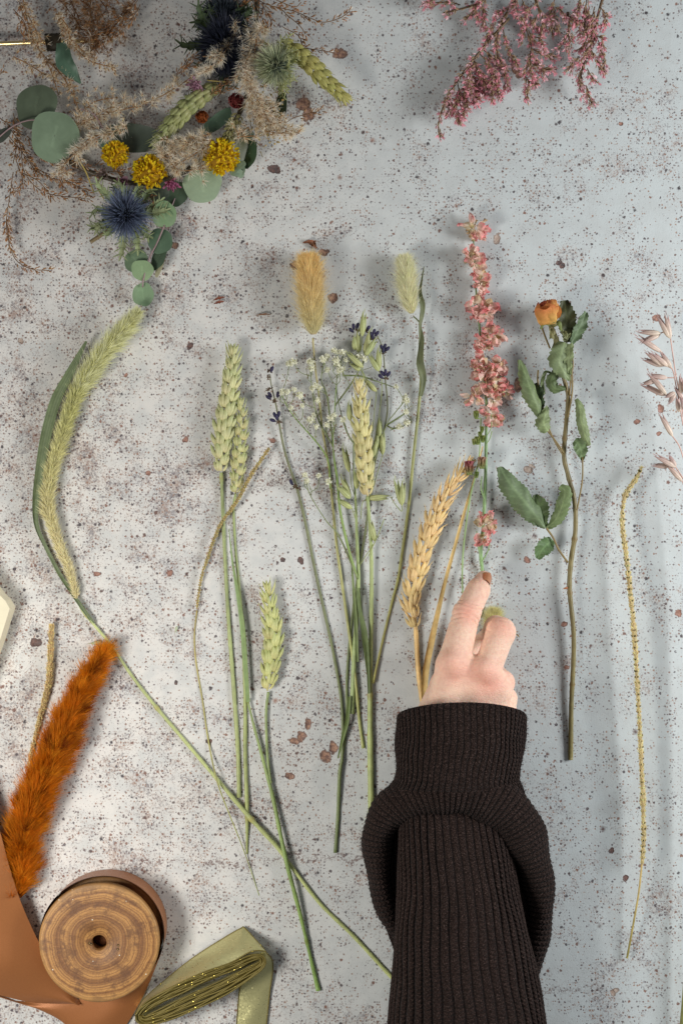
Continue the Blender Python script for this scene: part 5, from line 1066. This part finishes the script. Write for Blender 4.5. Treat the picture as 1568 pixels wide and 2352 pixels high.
palm = cap((1010, 1720, 140), (1040, 1532, 152), 52, 38); palm = smin(palm, cap((1070, 1720, 144), (1092, 1545, 152), 54, 36), 25); palm = smin(palm, cap((1120, 1720, 138), (1128, 1570, 142), 48, 38), 25)
palm = smin(palm, cap((1050, 1740, 140), (1052, 1780, 138), 56, 40), 25)
kn = [cap((1038, 1522, 182), (1044, 1530, 182), 20, 18), cap((1112, 1536, 184), (1116, 1546, 182), 18, 16)]
D_ = smin(palm, thb, 18)
for f, k in ((idx_, 13), (mid_, 12), (rng, 9), (lit, 9), (kn[0], 22), (kn[1], 22)): D_ = smin(D_, f, k)
# creases over the index knuckle and fingertip joint, and soft wrist lines
ax_ = nrm(T(*IDX[1])-T(*IDX[0])); top = X3[..., 2] > 105
pr = (X3-T(1072, 1408, 124))@ax_; lat = (X3-T(1072, 1408, 124))@nrm(np.cross(Z, ax_)); near = np.exp(-(pr/40)**2)*top*(D_ < 8)
for s0, am, bow in ((-17, 2.9, 8), (-8, 2.3, 5), (-26, 1.6, 10), (9, 2.4, -5), (17, 1.6, -8), (0, 1.4, 0)):
    D_ = D_+am*np.exp(-((pr-s0+bow*(lat/26)**2)/2.0)**2)*near
ax2 = nrm(T(*IDX[3])-T(*IDX[2])); pr2 = (X3-T(*IDX[2]))@ax2
for s0 in (-3, 3): D_ = D_+1.1*np.exp(-((pr2-s0)/1.9)**2)*(np.linalg.norm(X3-T(*IDX[2]), axis=-1) < 40)*(X3[..., 2] > 70)
# tendons
for a, b in () and (((1050, 1640, 196), (1042, 1540, 194)), ((1086, 1640, 198), (1112, 1548, 194))): D_ = smin(D_, cap(a, b, 4, 6), 16)
V, Q = surfnet(D_, np.array([gx[0], gy[0], gz[0]]), h)
V[:, 2] = np.maximum(V[:, 2], .5)
base = lin(250, 212, 188); red = lin(240, 152, 132)
def near_(p, r, z=None): return np.exp(-((V-T(*p))**2).sum(1)/(r*r))
w = .5*near_((1040, 1530, 196), 44)+.6*near_((1120, 1562, 190), 40)+.55*near_((1072, 1406, 156), 26)+.35*near_((1104, 1340, 78), 26)+.5*near_((1152, 1436, 160), 28)+.5*near_((1016, 1540, 100), 40)+.4*near_((1178, 1560, 120), 30)
ns = R.normal(0, 1, (12, 3))/22; mo = sum(np.sin(V@n_+i) for i, n_ in enumerate(ns))/12
w = np.clip(w+mo*.22, 0, 1)[:, None]; colr = base*(1-w)+red*w
M_skin, nt, out = newmat('skin'); at = N(nt, 'ShaderNodeAttribute', attribute_name='Col'); b = N(nt, 'ShaderNodeBsdfPrincipled', i_Roughness=.5); b.inputs['Specular IOR Level'].default_value = .35
P_ = objcoord(nt, 1/S); v1 = N(nt, 'ShaderNodeTexNoise', i_Scale=1/9., i_Detail=5.0, i_Roughness=.7); nt.links.new(P_, v1.inputs[0])
cc = mixc(nt, math_(nt, 'MULTIPLY', ramp(nt, v1.outputs[0], .4, .7), .28), at.outputs['Color'], lin(214, 140, 118)); nt.links.new(cc, b.inputs['Base Color'])
b.inputs['Subsurface Weight'].default_value = .25; b.inputs['Subsurface Scale'].default_value = S*12; b.inputs['Subsurface Radius'].default_value = (1, .35, .2)
vo = N(nt, 'ShaderNodeTexVoronoi', feature='DISTANCE_TO_EDGE', i_Scale=1/5.); 
mpp = N(nt, 'ShaderNodeMapping'); nt.links.new(P_, mpp.inputs[0]); mpp.inputs['Scale'].default_value = (.6, 1.5, 1); nt.links.new(mpp.outputs[0], vo.inputs['Vector'])
hh = math_(nt, 'ADD', math_(nt, 'MULTIPLY', ramp(nt, vo.outputs[0], 0., .16), .6), v1.outputs[0]); bp = N(nt, 'ShaderNodeBump', i_Strength=.6, i_Distance=S*1.7); nt.links.new(hh, bp.inputs['Height']); nt.links.new(bp.outputs[0], b.inputs['Normal']); nt.links.new(b.outputs[0], out.inputs[0])
mb = MB(); mb.add(V, Q, None, np.clip(colr, 0, 1)); person = mb.build('person', M_skin, None, origin=T(1058, 1800, 140))
tag(person, 'person in a black knitted sweater reaching in, index finger extended to the larkspur', 'person')
# nail
M_nail, nt, out = newmat('nail_polish'); b = N(nt, 'ShaderNodeBsdfPrincipled', i_Roughness=.22, i_Metallic=.35); nz = N(nt, 'ShaderNodeTexNoise', i_Scale=1/6., i_Detail=3.0); nt.links.new(objcoord(nt, 1/S), nz.inputs[0])
nt.links.new(mixc(nt, nz.outputs[0], lin(176, 100, 60), lin(212, 146, 100)), b.inputs['Base Color']); b.inputs['Coat Weight'].default_value = .6; nt.links.new(b.outputs[0], out.inputs[0])
a0, a1 = T(*IDX[2]), T(*IDX[3]); nd = nrm(a1-a0); sr = nrm(np.cross(Z, nd)); ur = np.cross(nd, sr); ns_ = nrm(sr*.96+ur*.26); nu_ = np.cross(nd, ns_); c0 = a0+nd*13
mb = MB(); G = np.zeros((12, 11, 3))
for i, t in enumerate(np.linspace(0, 1, 12)):
    for j, x in enumerate(np.linspace(-1, 1, 11)):
        wd = 13.5*(1-.10*(1-t)**2)*(1 if t < .75 else math.sqrt(max(.05, 1-((t-.75)/.26)**2))); a = x*1.15; r_ = wd/math.sin(1.15)
        G[i, j] = c0+nd*(37*t-3*x*x*(1-t))+ns_*r_*math.sin(a)+nu_*(28.2-6.0*t-r_*(1-math.cos(a))*.95-2.*t*t)
mb.grid(G); mb.grid((G-nu_*1.8)[::-1]); mb.build('fingernail', M_nail, person)

# sweater
M_knit, nt, out = newmat('black_knit'); uvn = N(nt, 'ShaderNodeTexCoord'); sp_ = N(nt, 'ShaderNodeSeparateXYZ'); nt.links.new(uvn.outputs['UV'], sp_.inputs[0])
fu = math_(nt, 'FRACT', sp_.outputs[0]); au = math_(nt, 'ABSOLUTE', math_(nt, 'SUBTRACT', fu, .5))
vv = math_(nt, 'ADD', sp_.outputs[1], math_(nt, 'MULTIPLY', au, 1.3)); st = math_(nt, 'ADD', math_(nt, 'MULTIPLY', math_(nt, 'SINE', math_(nt, 'MULTIPLY', vv, 2*PI)), .5), .5)
P_ = objcoord(nt, 1/S); f1 = N(nt, 'ShaderNodeTexNoise', i_Scale=1/2.2, i_Detail=3.0); nt.links.new(P_, f1.inputs[0]); f2 = N(nt, 'ShaderNodeTexNoise', i_Scale=1/6., i_Detail=4.0, i_Roughness=.7); nt.links.new(P_, f2.inputs[0])
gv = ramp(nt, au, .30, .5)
c = mixc(nt, ramp(nt, f2.outputs[0], .35, .65), lin(30, 21, 18), lin(44, 32, 28)); c = mixc(nt, math_(nt, 'MULTIPLY', ramp(nt, f1.outputs[0], .5, .72), .55), c, lin(112, 92, 86)); c = mixc(nt, math_(nt, 'MULTIPLY', gv, .75), c, lin(9, 7, 8))  # last mix paints shade into the gaps between ribs
b = N(nt, 'ShaderNodeBsdfPrincipled', i_Roughness=.95); b.inputs['Specular IOR Level'].default_value = .1; b.inputs['Sheen Weight'].default_value = .03; b.inputs['Sheen Roughness'].default_value = .5; nt.links.new(c, b.inputs['Base Color'])
hh = math_(nt, 'ADD', math_(nt, 'MULTIPLY', st, .8), math_(nt, 'ADD', math_(nt, 'MULTIPLY', f1.outputs[0], .9), math_(nt, 'MULTIPLY', gv, -1.2))); bp = N(nt, 'ShaderNodeBump', i_Strength=1.0, i_Distance=S*3.2); nt.links.new(hh, bp.inputs['Height']); nt.links.new(bp.outputs[0], b.inputs['Normal']); nt.links.new(b.outputs[0], out.inputs[0])
def fuzz(mb, G, k):
    a = R.integers(1, G.shape[0]-1, k); b_ = R.integers(0, G.shape[1]-1, k); p = G[a, b_]; c_ = G[a].mean(1)
    o_ = nrm(p-c_); mb.strands(p, o_+R.normal(0, .7, (k, 3)), R.uniform(3, 8, k), .45, R.normal(0, .6, (k, 3)), (.04, .035, .035), (.05, .045, .045))
def tubecloth(name, rings, nrib, amp, stitch, par, n=120, wr_=2.6):
    """rings: (cx, y, z, half width, half height, tilt)"""
    A = np.array(rings, float); s = np.r_[0, np.cumsum(np.linalg.norm(np.diff(A[:, [1, 2, 3]], axis=0), axis=1))]; q = np.linspace(0, s[-1], n)
    Pm, q1, q2, q3 = spline(A[:, :3], n, A[:, 3], A[:, 4], A[:, 5]); Qm = np.stack([q1, q2, q3], 1); m = nrib*7; th = np.linspace(0, 2*PI, m+1); G = np.zeros((n, m+1, 3)); UV = np.zeros((n, m+1, 2)); L = 0
    for i in range(n):
        cx, cy, z = Pm[i]; a, bz, tilt = Qm[i]; k = (H-z)/H; c = T(cx, cy, z)
        if i: L += np.linalg.norm(c-pc)+abs(a-pa)*.5
        pc = c; pa = a
        thw = th+.012*np.sin(i*.13+th*2)+.006*np.sin(i*.31+th*9); rib = amp*(np.abs(np.cos(thw*nrib/2))**.7-.5)*(1+.25*np.sin(th*7+i*.05))+wr_*(np.sin(th*3+i*.07)*math.sin(i*.06+1)+.6*np.sin(th*6-i*.15)*math.sin(i*.043))
        G[i] = np.stack([c[0]+(a*k+rib)*np.cos(th), c[1]+tilt*np.sin(th), c[2]+(bz+rib)*np.sin(th)], 1); UV[i, :, 0] = thw*nrib/(2*PI)+.5; UV[i, :, 1] = L/stitch
    G[:, :, 2] = np.maximum(G[:, :, 2], 1.0)
    mb = MB(); mb.grid(G[:, ::-1], (.05, .05, .05), uv=UV[:, ::-1]); fuzz(mb, G, 5000); return mb.build(name, M_knit, par)
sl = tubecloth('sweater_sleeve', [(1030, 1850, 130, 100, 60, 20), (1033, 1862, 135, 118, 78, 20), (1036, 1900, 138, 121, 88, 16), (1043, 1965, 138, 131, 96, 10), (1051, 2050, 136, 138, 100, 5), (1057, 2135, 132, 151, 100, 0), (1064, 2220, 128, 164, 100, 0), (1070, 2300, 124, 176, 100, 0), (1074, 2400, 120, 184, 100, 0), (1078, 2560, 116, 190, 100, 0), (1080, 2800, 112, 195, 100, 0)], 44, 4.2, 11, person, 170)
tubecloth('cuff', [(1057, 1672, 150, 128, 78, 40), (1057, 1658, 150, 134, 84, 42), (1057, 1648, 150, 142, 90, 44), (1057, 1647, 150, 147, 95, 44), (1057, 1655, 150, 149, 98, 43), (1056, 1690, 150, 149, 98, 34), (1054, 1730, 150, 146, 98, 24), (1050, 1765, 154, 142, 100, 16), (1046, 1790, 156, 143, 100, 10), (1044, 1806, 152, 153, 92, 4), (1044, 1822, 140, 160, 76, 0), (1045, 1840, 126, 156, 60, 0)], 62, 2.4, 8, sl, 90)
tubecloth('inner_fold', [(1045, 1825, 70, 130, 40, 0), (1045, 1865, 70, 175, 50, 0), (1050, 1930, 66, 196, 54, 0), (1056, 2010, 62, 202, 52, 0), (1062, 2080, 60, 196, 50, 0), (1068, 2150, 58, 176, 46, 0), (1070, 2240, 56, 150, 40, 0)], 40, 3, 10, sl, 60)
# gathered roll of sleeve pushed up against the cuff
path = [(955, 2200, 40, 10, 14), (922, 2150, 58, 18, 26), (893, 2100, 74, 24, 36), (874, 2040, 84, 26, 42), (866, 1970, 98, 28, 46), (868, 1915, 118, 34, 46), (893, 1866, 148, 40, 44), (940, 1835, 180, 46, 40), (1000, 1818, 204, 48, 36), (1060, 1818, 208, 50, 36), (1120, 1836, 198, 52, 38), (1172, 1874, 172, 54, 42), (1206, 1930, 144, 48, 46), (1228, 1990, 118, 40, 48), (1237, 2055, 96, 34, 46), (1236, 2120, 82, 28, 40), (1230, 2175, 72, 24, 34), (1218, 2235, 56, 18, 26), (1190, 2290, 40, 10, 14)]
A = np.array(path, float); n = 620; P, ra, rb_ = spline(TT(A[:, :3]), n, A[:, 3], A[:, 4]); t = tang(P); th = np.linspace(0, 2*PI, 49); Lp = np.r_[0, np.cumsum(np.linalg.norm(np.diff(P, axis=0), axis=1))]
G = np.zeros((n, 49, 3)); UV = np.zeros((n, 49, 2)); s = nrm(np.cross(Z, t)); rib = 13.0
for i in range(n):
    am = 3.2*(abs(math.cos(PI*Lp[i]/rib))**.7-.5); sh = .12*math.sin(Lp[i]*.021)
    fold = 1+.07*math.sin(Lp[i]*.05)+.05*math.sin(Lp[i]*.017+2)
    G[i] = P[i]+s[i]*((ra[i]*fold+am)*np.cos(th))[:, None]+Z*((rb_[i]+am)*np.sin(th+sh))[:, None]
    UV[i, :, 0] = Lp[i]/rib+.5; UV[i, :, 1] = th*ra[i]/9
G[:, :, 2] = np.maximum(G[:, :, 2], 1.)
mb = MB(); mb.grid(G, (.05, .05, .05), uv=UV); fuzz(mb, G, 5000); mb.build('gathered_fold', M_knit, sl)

# ------------------------------------------------------------------ light and camera
sc_ = bpy.context.scene
w_ = bpy.data.worlds.new('World'); sc_.world = w_; w_.use_nodes = True
bg = w_.node_tree.nodes['Background']; bg.inputs[0].default_value = (.92, .96, 1.0, 1); bg.inputs[1].default_value = .15
def area(name, loc, tgt, sx, sy, power, col):
    l = bpy.data.lights.new(name, 'AREA'); l.shape = 'RECTANGLE'; l.size = sx*S; l.size_y = sy*S; l.energy = power; l.color = col
    o = bpy.data.objects.new(name, l); C.objects.link(o); p = T(loc[0], loc[1], 0); p[2] = loc[2]; q = T(*tgt); o.location = Vector(p*S)
    o.rotation_euler = Vector((q-p)*S).to_track_quat('-Z', 'Y').to_euler(); return o
area('window_light_cool', (3490, 928, 1403), (1693, 1315, 0), 1200, 1000, 7.5, (.97, .99, 1.0))
area('lamp_warm', (-620, 1900, 1600), (1137, 2100, 0), 700, 600, 3.1, (1.0, .975, .92))
cam = bpy.data.cameras.new('camera'); co = bpy.data.objects.new('camera', cam); C.objects.link(co); co.location = (0, 0, H*S)
cam.sensor_fit = 'VERTICAL'; cam.sensor_height = 36; cam.lens = 18/(1176/H); cam.clip_start = .01; cam.clip_end = 20
sc_.camera = co
sc_.cycles.max_bounces = 6; sc_.cycles.diffuse_bounces = 3; sc_.cycles.glossy_bounces = 2; sc_.cycles.transmission_bounces = 3
vs = sc_.view_settings; vs.view_transform = 'Standard'; vs.look = 'None'; vs.gamma = 1; vs.exposure = 0; vs.use_curve_mapping = False
for o in bpy.data.objects:
    if '_o' in o.keys(): del o['_o']
